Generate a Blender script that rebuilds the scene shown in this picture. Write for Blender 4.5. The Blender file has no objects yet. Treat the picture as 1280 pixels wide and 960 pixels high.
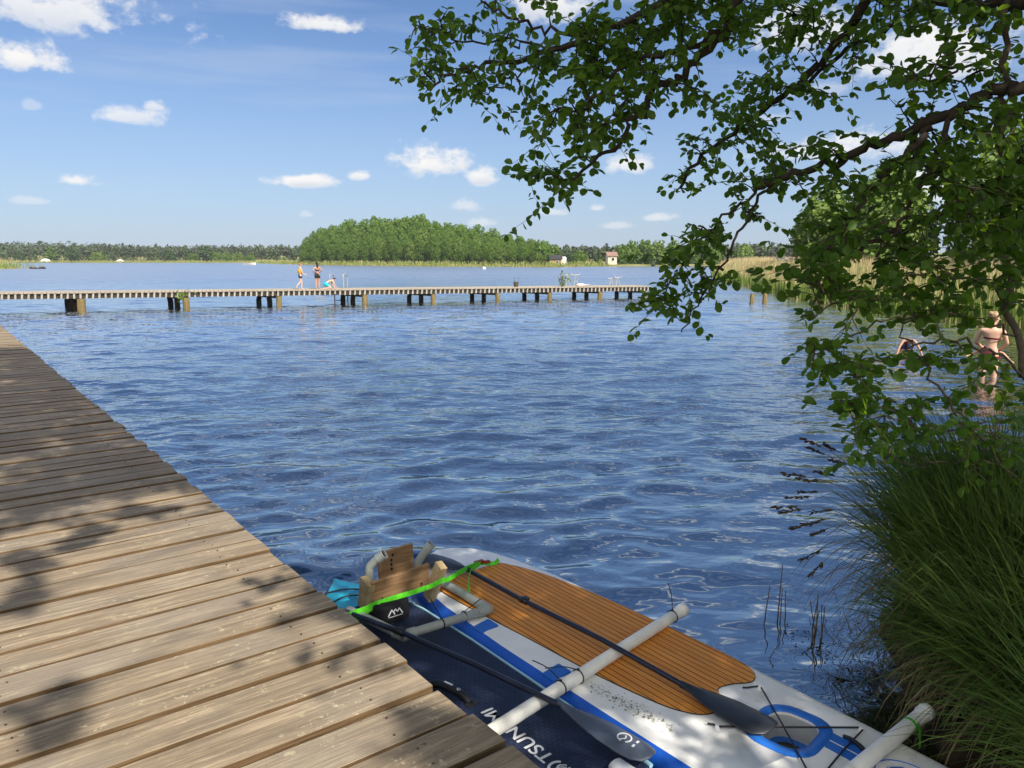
import bpy, bmesh, math, random
import numpy as np
from mathutils import Vector, Matrix, noise as mnoise

SC = bpy.context.scene
COL = SC.collection
R = math.radians
rnd = random.Random(7)
rng = np.random.default_rng(11)

# ------------------------------------------------------------------ camera
H = 2.27
PITCH = math.atan(158 / 960)
cd = bpy.data.cameras.new('camera')
cam = bpy.data.objects.new('camera', cd)
COL.objects.link(cam)
cam.location = (0, 0, H)
cam.rotation_euler = (math.pi / 2 - PITCH, 0, 0)
cd.sensor_width = 36
cd.lens = 27.0
cd.clip_start = 0.05
cd.clip_end = 6000
SC.camera = cam

# ------------------------------------------------------------------ light
SUN_EL = R(46)
SUN_H = Vector((0.60, -0.80))                    # horizontal direction towards the sun
to_sun = Vector((SUN_H.x * math.cos(SUN_EL), SUN_H.y * math.cos(SUN_EL), math.sin(SUN_EL)))
sd = bpy.data.lights.new('sun', 'SUN')
sd.energy = 4.2
sd.angle = R(0.55)
sd.color = (1.0, 0.92, 0.80)
sun = bpy.data.objects.new('sun', sd)
COL.objects.link(sun)
sun.rotation_euler = to_sun.to_track_quat('Z', 'Y').to_euler()
SC.view_settings.view_transform = 'Standard'
SC.view_settings.look = 'None'
SC.view_settings.gamma = 1
SC.view_settings.use_curve_mapping = False
SC.view_settings.exposure = 0.75
SC.cycles.max_bounces = 7
SC.cycles.transparent_max_bounces = 12
SC.cycles.transmission_bounces = 5
SC.cycles.caustics_reflective = False
SC.cycles.caustics_refractive = False
SC.cycles.sample_clamp_indirect = 6.0


class NT:
    """short-hand for building node trees"""
    def __init__(s, tree):
        s.t = tree
        s.n = tree.nodes
        s.l = tree.links

    def node(s, kind, **kw):
        nd = s.n.new(kind)
        for k, v in kw.items():
            setattr(nd, k, v)
        return nd

    def put(s, sock, v):
        if hasattr(v, 'is_output'):
            s.l.new(v, sock)
        else:
            if isinstance(v, (tuple, list)) and len(v) == 3 and sock.type == 'RGBA':
                v = (*v, 1)
            sock.default_value = v

    def math(s, op, a, b=None, c=None, clamp=False):
        nd = s.node('ShaderNodeMath', operation=op, use_clamp=clamp)
        s.put(nd.inputs[0], a)
        if b is not None:
            s.put(nd.inputs[1], b)
        if c is not None:
            s.put(nd.inputs[2], c)
        return nd.outputs[0]

    def noise(s, vec, scale, detail=3, rough=0.55, dist=0.0):
        nd = s.node('ShaderNodeTexNoise')
        if vec is not None:
            s.put(nd.inputs['Vector'], vec)
        nd.inputs['Scale'].default_value = scale
        nd.inputs['Detail'].default_value = detail
        nd.inputs['Roughness'].default_value = rough
        nd.inputs['Distortion'].default_value = dist
        return nd.outputs['Fac']

    def map(s, vec, scale=(1, 1, 1), loc=(0, 0, 0), rot=(0, 0, 0)):
        nd = s.node('ShaderNodeMapping')
        s.put(nd.inputs['Vector'], vec)
        nd.inputs['Scale'].default_value = scale
        nd.inputs['Location'].default_value = loc
        nd.inputs['Rotation'].default_value = rot
        return nd.outputs[0]

    def coord(s, which='Object'):
        return s.node('ShaderNodeTexCoord').outputs[which]

    def step(s, v, lo, hi, a=0.0, b=1.0):
        nd = s.node('ShaderNodeMapRange', interpolation_type='SMOOTHSTEP')
        s.put(nd.inputs[0], v)
        for i, x in zip((1, 2, 3, 4), (lo, hi, a, b)):
            s.put(nd.inputs[i], x)
        return nd.outputs[0]

    def mix(s, f, a, b, blend='MIX'):
        nd = s.node('ShaderNodeMix', data_type='RGBA', blend_type=blend)
        s.put(nd.inputs[0], f)
        s.put(nd.inputs[6], a)
        s.put(nd.inputs[7], b)
        return nd.outputs[2]

    def ramp(s, v, stops):
        nd = s.node('ShaderNodeValToRGB')
        s.put(nd.inputs[0], v)
        e = nd.color_ramp.elements
        while len(e) < len(stops):
            e.new(0.5)
        for el, (p, c) in zip(e, stops):
            el.position = p
            el.color = (*c, 1)
        return nd.outputs[0]

    def bump(s, h, strength=0.3, dist=0.01, normal=None):
        nd = s.node('ShaderNodeBump')
        nd.inputs['Strength'].default_value = strength
        nd.inputs['Distance'].default_value = dist
        s.put(nd.inputs['Height'], h)
        if normal is not None:
            s.put(nd.inputs['Normal'], normal)
        return nd.outputs[0]

    def xyz(s, v):
        nd = s.node('ShaderNodeSeparateXYZ')
        s.put(nd.inputs[0], v)
        return nd.outputs

    def attr(s, name):
        return s.node('ShaderNodeAttribute', attribute_name=name).outputs['Fac']


def px_dir(u, v):
    """world direction through a point of the 1280 x 960 photograph"""
    r, d = (u - 640) / 960, (v - 480) / 960
    s, c = math.sin(PITCH), math.cos(PITCH)
    return Vector((r, c - d * s, -s - d * c))


def at(u, v, Y):
    """world point seen at (u, v) standing Y metres ahead"""
    d = px_dir(u, v)
    return Vector((0, 0, H)) + d * (Y / d.y)


def on(u, v, z=0.0):
    d = px_dir(u, v)
    return Vector((0, 0, H)) + d * ((z - H) / d.z)


# ------------------------------------------------------------------ sky
world = bpy.data.worlds.new('World')
SC.world = world
world.use_nodes = True
w = NT(world.node_tree)
w.n.clear()
sky = w.node('ShaderNodeTexSky', sky_type='NISHITA')
sky.sun_disc = False
sky.sun_elevation = SUN_EL
sky.sun_rotation = math.atan2(to_sun.x, to_sun.y)
sky.altitude = 0
sky.air_density = 1.0
sky.dust_density = 0.6
sky.ozone_density = 2.2
gen = w.coord('Generated')
gx, gy, gz = w.xyz(gen)
az = w.math('ARCTAN2', gx, gy)
el = w.math('ARCSINE', w.math('MINIMUM', w.math('MAXIMUM', gz, -1.0), 1.0))
n_big = w.noise(w.map(gen, scale=(1, 1, 1.6)), 13.0, 5, 0.62, 0.4)
n_fine = w.noise(w.map(gen, scale=(1, 1, 1.5)), 42.0, 4, 0.62)
edge = w.math('ADD', w.math('MULTIPLY', w.math('SUBTRACT', n_big, 0.5), 2.6),
              w.math('MULTIPLY', w.math('SUBTRACT', n_fine, 0.5), 2.2))
CLOUDS = [  # photo u, v, half width, half height, strength
    (62, 14, 155, 52, 0.85), (25, 74, 72, 29, 1.0), (405, 33, 60, 17, 0.95), (160, 147, 58, 19, 0.75), (190, 134, 16, 10, 0.7),
    (98, 227, 36, 11, 0.9), (376, 228, 46, 12, 1.0), (448, 221, 18, 10, 0.9), (536, 207, 54, 25, 1.0), (601, 224, 22, 14, 0.95),
    (585, 259, 18, 12, 0.5), (602, 279, 20, 8, 0.45), (40, 252, 22, 7, 0.4), (386, 269, 12, 6, 0.35), (690, 10, 52, 34, 0.9),
    (1010, 45, 95, 40, 0.8), (1165, 75, 105, 60, 0.95), (785, 208, 38, 20, 0.85), (820, 273, 28, 9, 0.6), (745, 261, 16, 7, 0.6),
    (690, 266, 20, 7, 0.55), (1050, 190, 95, 26, 0.85), (1160, 240, 120, 34, 0.8), (770, 283, 26, 7, 0.45), (960, 150, 40, 12, 0.35),
    (40, 133, 14, 10, 0.3), (1020, 115, 50, 12, 0.3), (-260, 120, 200, 50, 0.8), (-120, 240, 80, 18, 0.7), (1500, 160, 200, 60, 0.8),
    (1700, 300, 160, 40, 0.7), (300, -300, 200, 50, 0.5), (900, -330, 200, 60, 0.5)]
mask = None
shade = None
for (u, v, hw, hh, st) in CLOUDS:
    d = px_dir(u, v).normalized()
    d2 = px_dir(u + hw, v).normalized()
    d3 = px_dir(u, v - hh).normalized()
    a0, e0 = math.atan2(d.x, d.y), math.asin(d.z)
    da = abs(math.atan2(d2.x, d2.y) - a0)
    de = abs(math.asin(d3.z) - e0)
    p = w.math('MULTIPLY', w.math('SUBTRACT', az, a0), 1 / da)
    q0 = w.math('SUBTRACT', el, e0)
    q = w.math('MAXIMUM', w.math('MULTIPLY', q0, 1 / de), w.math('MULTIPLY', q0, -1.9 / de))
    rr = w.math('SQRT', w.math('ADD', w.math('MULTIPLY', p, p), w.math('MULTIPLY', q, q)))
    m = w.step(w.math('ADD', rr, w.math('MULTIPLY', edge, 0.80)), 1.10, 0.30, 0.0, st)
    mask = m if mask is None else w.math('MAXIMUM', mask, m)
    sh = w.math('MULTIPLY', w.step(w.math('ADD', w.math('MULTIPLY', q0, 1 / de), w.math('MULTIPLY', w.math('SUBTRACT', n_big, 0.5), 2.0)), -0.8, 0.45, 1.0, 0.0), m)
    shade = sh if shade is None else w.math('MAXIMUM', shade, sh)
bank = w.math('MULTIPLY', w.math('MULTIPLY', w.step(n_big, 0.36, 0.52), w.step(gy, 0.10, -0.30)), w.step(gz, 0.02, 0.15))  # unseen cloud bank added behind the camera to lift the shade
mask = w.math('MAXIMUM', mask, bank)
streak = w.step(w.noise(w.map(gen, scale=(1.2, 1.2, 14)), 2.2, 5, 0.55), 0.44, 0.76, 0.0, 0.34)
veil = w.math('MULTIPLY', streak, w.step(el, 0.02, 0.25))
tint = w.mix(1.0, sky.outputs[0], (0.66, 0.77, 0.95), 'MULTIPLY')
horizon = w.step(el, 0.0, 0.30, 0.55, 0.0)
tint = w.mix(horizon, tint, (3.6, 4.55, 6.3))
base_sky = w.mix(veil, tint, (4.4, 5.1, 6.2))
cloud_col = w.mix(w.math('MULTIPLY', shade, 0.75), w.mix(bank, (7.4, 7.3, 7.2), (12.5, 12.0, 11.4)), (4.7, 5.2, 6.0))  # the added bank is set brighter than the other clouds as fill
final = w.mix(mask, base_sky, cloud_col)
bg = w.node('ShaderNodeBackground')
w.put(bg.inputs['Color'], final)
bg.inputs['Strength'].default_value = 0.078
w.l.new(bg.outputs[0], w.node('ShaderNodeOutputWorld').inputs[0])


# ------------------------------------------------------------------ materials
MATS = {}


def pmat(name, base=(0.5, 0.5, 0.5), rough=0.6, spec=0.5, metallic=0.0):
    m = bpy.data.materials.new(name)
    m.use_nodes = True
    n = NT(m.node_tree)
    b = n.n['Principled BSDF']
    b.inputs['Base Color'].default_value = (*base, 1)
    b.inputs['Roughness'].default_value = rough
    b.inputs['Specular IOR Level'].default_value = spec
    b.inputs['Metallic'].default_value = metallic
    MATS[name] = m
    return m, n, b


def vmat(name, base, rough=0.6, spec=0.5, var=0.12, scale=14.0, bump=0.0, dirt=None):
    """plain material with a little procedural unevenness"""
    m, n, b = pmat(name, base, rough, spec)
    co = n.coord()
    f = n.noise(co, scale, 4, 0.6)
    lo = tuple(c * (1 - var) for c in base)
    hi = tuple(min(1, c * (1 + var)) for c in base)
    c = n.mix(n.step(f, 0.3, 0.7), lo, hi)
    if dirt:
        c = n.mix(n.step(n.noise(co, scale * 0.7, 5, 0.7), 0.55, 0.75, 0, 0.7), c, dirt)
    n.put(b.inputs['Base Color'], c)
    n.put(b.inputs['Roughness'], n.step(f, 0.2, 0.8, rough * 0.85, min(1, rough * 1.15)))
    if bump:
        n.put(b.inputs['Normal'], n.bump(n.noise(co, scale * 3, 4), bump, 0.004))
    return m


def leaf_mat(name, dark, light, trans=(0.20, 0.36, 0.04), tw=0.35, rough=0.5):
    m, n, b = pmat(name, dark, rough, 0.35)
    r = n.attr('rnd')
    c = n.mix(r, dark, light)
    n.put(b.inputs['Base Color'], c)
    tr = n.node('ShaderNodeBsdfTranslucent')
    n.put(tr.inputs['Color'], n.mix(r, tuple(x * 0.75 for x in trans), trans))
    mx = n.node('ShaderNodeMixShader')
    mx.inputs[0].default_value = tw
    out = n.n['Material Output']
    n.l.new(b.outputs[0], mx.inputs[1])
    n.l.new(tr.outputs[0], mx.inputs[2])
    n.l.new(mx.outputs[0], out.inputs[0])
    return m


def plank_mat(name, lo, hi, stain, along=0, grain=34.0, green=0.0, fleck=True, scuff=False):
    m, n, b = pmat(name, hi, 0.82, 0.25)
    co = n.coord()
    off = n.attr('rnd')
    cmb = n.node('ShaderNodeCombineXYZ')
    n.put(cmb.inputs[2], n.math('MULTIPLY', off, 37.0))
    n.put(cmb.inputs[0], n.math('MULTIPLY', off, 11.0))
    ad = n.node('ShaderNodeVectorMath', operation='ADD')
    n.put(ad.inputs[0], co)
    n.put(ad.inputs[1], cmb.outputs[0])
    v = ad.outputs[0]
    sc = [grain, grain, grain]
    sc[along] = 1.6
    g1 = n.noise(n.map(v, scale=tuple(sc)), 1.0, 6, 0.68, 0.6)
    sc2 = [grain * 4, grain * 4, grain * 4]
    sc2[along] = 5.0
    g2 = n.noise(n.map(v, scale=tuple(sc2)), 1.0, 4, 0.6)
    g = n.math('ADD', n.math('MULTIPLY', g1, 0.62), n.math('MULTIPLY', g2, 0.38))
    c = n.mix(n.step(g, 0.41, 0.60), lo, hi)
    blot = n.noise(v, 3.2, 5, 0.65)
    c = n.mix(n.step(blot, 0.50, 0.75, 0, 0.65), c, stain)
    c = n.mix(n.step(off, 0, 1, 0.0, 0.35), c, tuple(x * 0.62 for x in hi))
    sx = [26, 26, 26]
    sx[along] = 8
    worn = n.noise(n.map(v, scale=tuple(sx)), 1.0, 6, 0.75)
    c = n.mix(n.step(worn, 0.60, 0.74, 0, 0.55), c, tuple(min(1, x * 1.45) for x in hi))
    crack = n.step(n.noise(n.map(v, scale=tuple(x * 1.6 for x in sc)), 1.0, 2, 0.5), 0.30, 0.22)
    c = n.mix(n.math('MULTIPLY', crack, 0.7), c, tuple(x * 0.35 for x in lo))
    if fleck:
        sp = n.step(n.noise(v, 46, 3, 0.6), 0.70, 0.76)
        pat = n.step(n.noise(v, 2.3, 3, 0.6), 0.52, 0.62)
        c = n.mix(n.math('MULTIPLY', n.math('MULTIPLY', sp, pat), 0.75), c, (0.46, 0.42, 0.28))
        dk = n.step(n.noise(n.map(v, loc=(5, 3, 1)), 30, 2, 0.5), 0.735, 0.77)
        pat2 = n.step(n.noise(n.map(v, loc=(9, 1, 4)), 1.9, 3, 0.6), 0.5, 0.6)
        c = n.mix(n.math('MULTIPLY', n.math('MULTIPLY', dk, pat2), 0.8), c, (0.05, 0.04, 0.03))
    if scuff:
        wv = n.noise(n.map(v, scale=(3.2, 17, 17)), 1.0, 5, 0.7, 0.5)
        c = n.mix(n.step(wv, 0.40, 0.62, 0.55, 0.0), c, (0.145, 0.115, 0.085))
        c = n.mix(n.step(wv, 0.58, 0.72, 0.0, 0.50), c, (0.46, 0.385, 0.265))
        li = n.step(n.noise(v, 26, 5, 0.78), 0.555, 0.65)
        lp = n.step(n.noise(n.map(v, loc=(2, 7, 3)), 4.5, 3, 0.6), 0.49, 0.62)
        c = n.mix(n.math('MULTIPLY', n.math('MULTIPLY', li, lp), 0.75), c, (0.52, 0.47, 0.30))
        sm = n.step(n.noise(n.map(v, loc=(4, 2, 8), scale=(1.0, 1.6, 1)), 13, 4, 0.6), 0.68, 0.74)
        sp2 = n.step(n.noise(n.map(v, loc=(1, 5, 6)), 1.3, 2, 0.6), 0.50, 0.58)
        c = n.mix(n.math('MULTIPLY', n.math('MULTIPLY', sm, sp2), 0.75), c, (0.07, 0.055, 0.045))
        c = n.mix(n.step(n.noise(v, 0.9, 3, 0.6), 0.42, 0.66, 0.0, 0.35), c, (0.26, 0.235, 0.20))
    if green:
        mo = n.step(n.noise(v, 9, 5, 0.7), 0.52, 0.66, 0, green)
        c = n.mix(mo, c, (0.14, 0.15, 0.04))
    n.put(b.inputs['Base Color'], c)
    hgt = n.math('ADD', g, n.math('MULTIPLY', crack, -0.5))
    n.put(b.inputs['Normal'], n.bump(hgt, 0.55, 0.006))
    return m


M_deck = plank_mat('weathered_deck_wood', (0.185, 0.140, 0.092), (0.385, 0.305, 0.205), (0.15, 0.12, 0.085), grain=48.0, scuff=True)
M_side = plank_mat('shaded_brown_plank_edge', (0.075, 0.045, 0.022), (0.165, 0.105, 0.052), (0.06, 0.04, 0.02), fleck=False)  # less bleached sides, with the shade of the gaps put into their colour
M_nail = vmat('rusty_nail', (0.05, 0.03, 0.02), 0.7, 0.5, 0.3, 90)
M_beam = plank_mat('dark_beam_wood', (0.06, 0.045, 0.03), (0.13, 0.10, 0.07), (0.04, 0.03, 0.02), along=1, fleck=False)
M_pier = plank_mat('pale_pier_wood', (0.30, 0.26, 0.21), (0.50, 0.44, 0.36), (0.24, 0.20, 0.15), fleck=False)
M_slat = plank_mat('grey_pier_edge_wood', (0.30, 0.28, 0.25), (0.50, 0.48, 0.44), (0.22, 0.2, 0.18), along=2, fleck=False)
M_post_d = plank_mat('dark_wet_shaded_wood', (0.03, 0.026, 0.02), (0.07, 0.06, 0.045), (0.03, 0.03, 0.02), along=2, fleck=False)  # dark wet wood, also carrying the painted shade under the far pier
M_post_l = plank_mat('algae_post_wood', (0.11, 0.08, 0.035), (0.34, 0.26, 0.12), (0.12, 0.10, 0.05), along=2, green=0.5, fleck=False)
M_box = plank_mat('plywood_box_wood', (0.22, 0.125, 0.06), (0.40, 0.25, 0.13), (0.20, 0.12, 0.06), grain=18, fleck=False)
M_box2 = plank_mat('pale_block_wood', (0.34, 0.25, 0.13), (0.50, 0.39, 0.22), (0.28, 0.2, 0.1), grain=18, fleck=False)
M_white = vmat('white_board_pvc', (0.82, 0.82, 0.80), 0.38, 0.5, 0.05, 6, 0.05, dirt=(0.55, 0.55, 0.50))
M_blue = vmat('blue_board_pvc', (0.012, 0.105, 0.55), 0.35, 0.5, 0.12, 6, 0.05)
M_blue2 = vmat('bright_blue_print', (0.02, 0.14, 0.55), 0.4, 0.5, 0.1, 8)
M_navy_rail = vmat('navy_rail_pvc', (0.015, 0.03, 0.09), 0.4, 0.5, 0.1, 8)
M_cyan = vmat('cyan_board_pvc', (0.03, 0.42, 0.62), 0.4, 0.5, 0.15, 9)
M_line = vmat('pale_blue_piping', (0.35, 0.62, 0.75), 0.4, 0.5, 0.1, 9)
M_pipe = vmat('white_pvc_pipe', (0.76, 0.76, 0.72), 0.35, 0.5, 0.07, 10, 0.05, dirt=(0.56, 0.55, 0.47))
M_gpipe = vmat('grey_pvc_pipe', (0.33, 0.36, 0.33), 0.42, 0.5, 0.1, 12, 0.05, dirt=(0.24, 0.25, 0.21))
M_black = vmat('black_plastic', (0.012, 0.012, 0.014), 0.45, 0.5, 0.3, 20)
M_hole = vmat('dark_fill', (0.02, 0.02, 0.018), 0.7, 0.2, 0.2, 20)
M_shaft = vmat('dark_navy_paddle_shaft', (0.012, 0.016, 0.035), 0.32, 0.5, 0.2, 20)
M_blade = vmat('charcoal_paddle_blade', (0.022, 0.026, 0.036), 0.42, 0.5, 0.18, 9, 0.05)
M_blade2 = vmat('slate_paddle_blade', (0.075, 0.095, 0.135), 0.42, 0.5, 0.15, 9, 0.05)
M_print = vmat('white_print', (0.72, 0.74, 0.76), 0.5, 0.4, 0.05, 10)
M_strap = vmat('lime_webbing', (0.10, 0.62, 0.02), 0.6, 0.3, 0.15, 60, 0.2)
M_lime = vmat('lime_tape', (0.08, 0.5, 0.03), 0.5, 0.3, 0.1, 30)
M_bag = vmat('black_fabric', (0.010, 0.011, 0.014), 0.75, 0.3, 0.3, 40, 0.2)
M_red = vmat('red_buckle', (0.25, 0.03, 0.02), 0.5, 0.4, 0.2, 20)
M_greywall = vmat('grey_inner_pvc', (0.42, 0.44, 0.44), 0.5, 0.4, 0.08, 8)
M_bark = vmat('dark_bark', (0.055, 0.042, 0.032), 0.9, 0.2, 0.35, 18, 0.8)
M_barkl = vmat('grey_bark', (0.13, 0.105, 0.075), 0.9, 0.2, 0.3, 18, 0.8)
M_mast = vmat('galvanised_steel', (0.30, 0.33, 0.36), 0.4, 0.6, 0.1, 20)
M_skin = vmat('fair_skin', (0.62, 0.38, 0.27), 0.5, 0.4, 0.06, 9)  # even fair skin tone
M_skin2 = vmat('tanned_skin', (0.50, 0.27, 0.17), 0.5, 0.4, 0.06, 9)
M_win = vmat('dark_window_glass', (0.02, 0.025, 0.03), 0.15, 0.6, 0.1, 4)
M_cream = vmat('cream_render', (0.58, 0.52, 0.43), 0.8, 0.3, 0.08, 1.0)
M_tile = vmat('brown_roof_tile', (0.24, 0.15, 0.12), 0.8, 0.3, 0.2, 2.0)
M_dkroof = vmat('dark_roof_felt', (0.035, 0.035, 0.04), 0.8, 0.3, 0.2, 2.0)
M_yel = vmat('ochre_timber', (0.42, 0.27, 0.10), 0.7, 0.3, 0.15, 2.0)
M_wht = vmat('white_paint', (0.78, 0.78, 0.76), 0.6, 0.4, 0.06, 2.0)
M_grey = vmat('grey_paint', (0.36, 0.39, 0.42), 0.6, 0.4, 0.1, 2.0)

M_leaf = leaf_mat('alder_leaf', (0.044, 0.108, 0.016), (0.098, 0.185, 0.024), (0.30, 0.48, 0.03), 0.50)
M_leaf_y = leaf_mat('young_alder_leaf', (0.048, 0.112, 0.016), (0.098, 0.190, 0.026), (0.30, 0.50, 0.03), 0.50)
M_tree = leaf_mat('broadleaf_crown', (0.080, 0.150, 0.020), (0.120, 0.205, 0.028), (0.24, 0.42, 0.03), 0.40, 0.6)
M_tree2 = leaf_mat('fresh_green_crown', (0.11, 0.175, 0.028), (0.155, 0.235, 0.038), (0.18, 0.32, 0.03), 0.3, 0.6)
M_treed = leaf_mat('deep_green_crown', (0.022, 0.055, 0.016), (0.048, 0.095, 0.022), (0.05, 0.11, 0.02), 0.15, 0.6)
M_pine = leaf_mat('pine_crown', (0.040, 0.060, 0.034), (0.085, 0.105, 0.052), (0.05, 0.07, 0.03), 0.1, 0.7)
M_grass = leaf_mat('sedge_blade', (0.026, 0.062, 0.012), (0.150, 0.235, 0.045), (0.18, 0.28, 0.04), 0.30, 0.5)
M_straw = leaf_mat('dry_sedge_blade', (0.10, 0.075, 0.035), (0.28, 0.22, 0.11), (0.2, 0.16, 0.06), 0.2, 0.7)
M_seed = leaf_mat('brown_seed_head', (0.035, 0.022, 0.014), (0.09, 0.06, 0.03), (0.06, 0.04, 0.02), 0.1, 0.7)


def reed_mat():
    m, n, b = pmat('reed_blade', (0.2, 0.25, 0.06), 0.7, 0.2)
    r = n.attr('rnd')
    h = n.attr('hgt')
    green = n.mix(r, (0.16, 0.25, 0.045), (0.25, 0.33, 0.07))
    tan = n.mix(r, (0.50, 0.385, 0.20), (0.70, 0.56, 0.33))
    hh = n.math('ADD', h, n.math('MULTIPLY', n.math('SUBTRACT', r, 0.5), 0.45))
    c = n.mix(n.step(hh, 0.06, 0.20), tan, green)
    c = n.mix(n.math('MULTIPLY', n.step(hh, 0.72, 0.88), n.step(r, 0.12, 0.3)), c, tan)
    n.put(b.inputs['Base Color'], c)
    tr = n.node('ShaderNodeBsdfTranslucent')
    n.put(tr.inputs['Color'], c)
    mx = n.node('ShaderNodeMixShader')
    mx.inputs[0].default_value = 0.25
    n.l.new(b.outputs[0], mx.inputs[1])
    n.l.new(tr.outputs[0], mx.inputs[2])
    n.l.new(mx.outputs[0], n.n['Material Output'].inputs[0])
    return m


M_reed = reed_mat()


def teak_mat():
    m, n, b = pmat('faux_teak_foam', (0.5, 0.2, 0.04), 0.6, 0.3)
    co = n.coord()
    x = n.xyz(co)[0]
    fr = n.math('FRACT', n.math('MULTIPLY', n.math('ADD', x, 5.0), 1 / 0.0395))
    seam = n.math('SUBTRACT', 1.0, n.step(n.math('ABSOLUTE', n.math('SUBTRACT', fr, 0.5)), 0.045, 0.075))
    g = n.noise(n.map(co, scale=(60, 3, 60)), 1.0, 5, 0.65, 0.3)
    c = n.mix(n.step(g, 0.3, 0.7), (0.56, 0.195, 0.024), (0.78, 0.315, 0.050))
    c = n.mix(n.step(n.noise(co, 4.5, 4, 0.6), 0.5, 0.75, 0, 0.35), c, (0.55, 0.27, 0.08))
    c = n.mix(seam, c, (0.025, 0.014, 0.01))
    n.put(b.inputs['Base Color'], c)
    n.put(b.inputs['Normal'], n.bump(n.math('ADD', n.math('MULTIPLY', seam, -1.0), n.math('MULTIPLY', n.noise(co, 260, 2), 0.25)), 0.6, 0.002))
    return m


M_teak = teak_mat()


def croc_mat(name, lo, hi, sx=0.03, sy=0.022):
    m, n, b = pmat(name, hi, 0.55, 0.4)
    co = n.coord()
    bk = n.node('ShaderNodeTexBrick')
    n.put(bk.inputs['Vector'], co)
    bk.inputs['Scale'].default_value = 1.0
    bk.inputs['Brick Width'].default_value = sx
    bk.inputs['Row Height'].default_value = sy
    bk.inputs['Mortar Size'].default_value = 0.0022
    bk.inputs['Mortar Smooth'].default_value = 0.6
    fac = bk.outputs['Fac']
    nz = n.noise(co, 7, 5, 0.65)
    c = n.mix(n.step(nz, 0.35, 0.7), lo, hi)
    c = n.mix(n.math('MULTIPLY', fac, 0.85), c, tuple(q * 0.25 for q in lo))
    c = n.mix(n.step(n.noise(co, 3.0, 5, 0.7), 0.58, 0.75, 0, 0.3), c, (0.10, 0.12, 0.16))
    n.put(b.inputs['Base Color'], c)
    n.put(b.inputs['Normal'], n.bump(n.math('SUBTRACT', 1.0, fac), 0.9, 0.004))
    return m


M_croc = croc_mat('navy_croc_foam', (0.010, 0.018, 0.05), (0.020, 0.034, 0.085))


def rib_mat():
    m, n, b = pmat('teal_ribbed_foam', (0.02, 0.3, 0.4), 0.55, 0.4)
    co = n.coord()
    y = n.xyz(co)[1]
    x = n.xyz(co)[0]
    fr = n.math('FRACT', n.math('MULTIPLY', n.math('ADD', y, 9.0), 1 / 0.022))
    seam = n.math('SUBTRACT', 1.0, n.step(n.math('ABSOLUTE', n.math('SUBTRACT', fr, 0.5)), 0.06, 0.14))
    c = n.mix(n.noise(co, 9, 4), (0.015, 0.22, 0.34), (0.04, 0.40, 0.52))
    c = n.mix(seam, c, (0.01, 0.02, 0.04))
    n.put(b.inputs['Base Color'], c)
    n.put(b.inputs['Normal'], n.bump(seam, -0.6, 0.003))
    return m


M_rib = rib_mat()

# ------------------------------------------------------------------ mesh helpers


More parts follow.
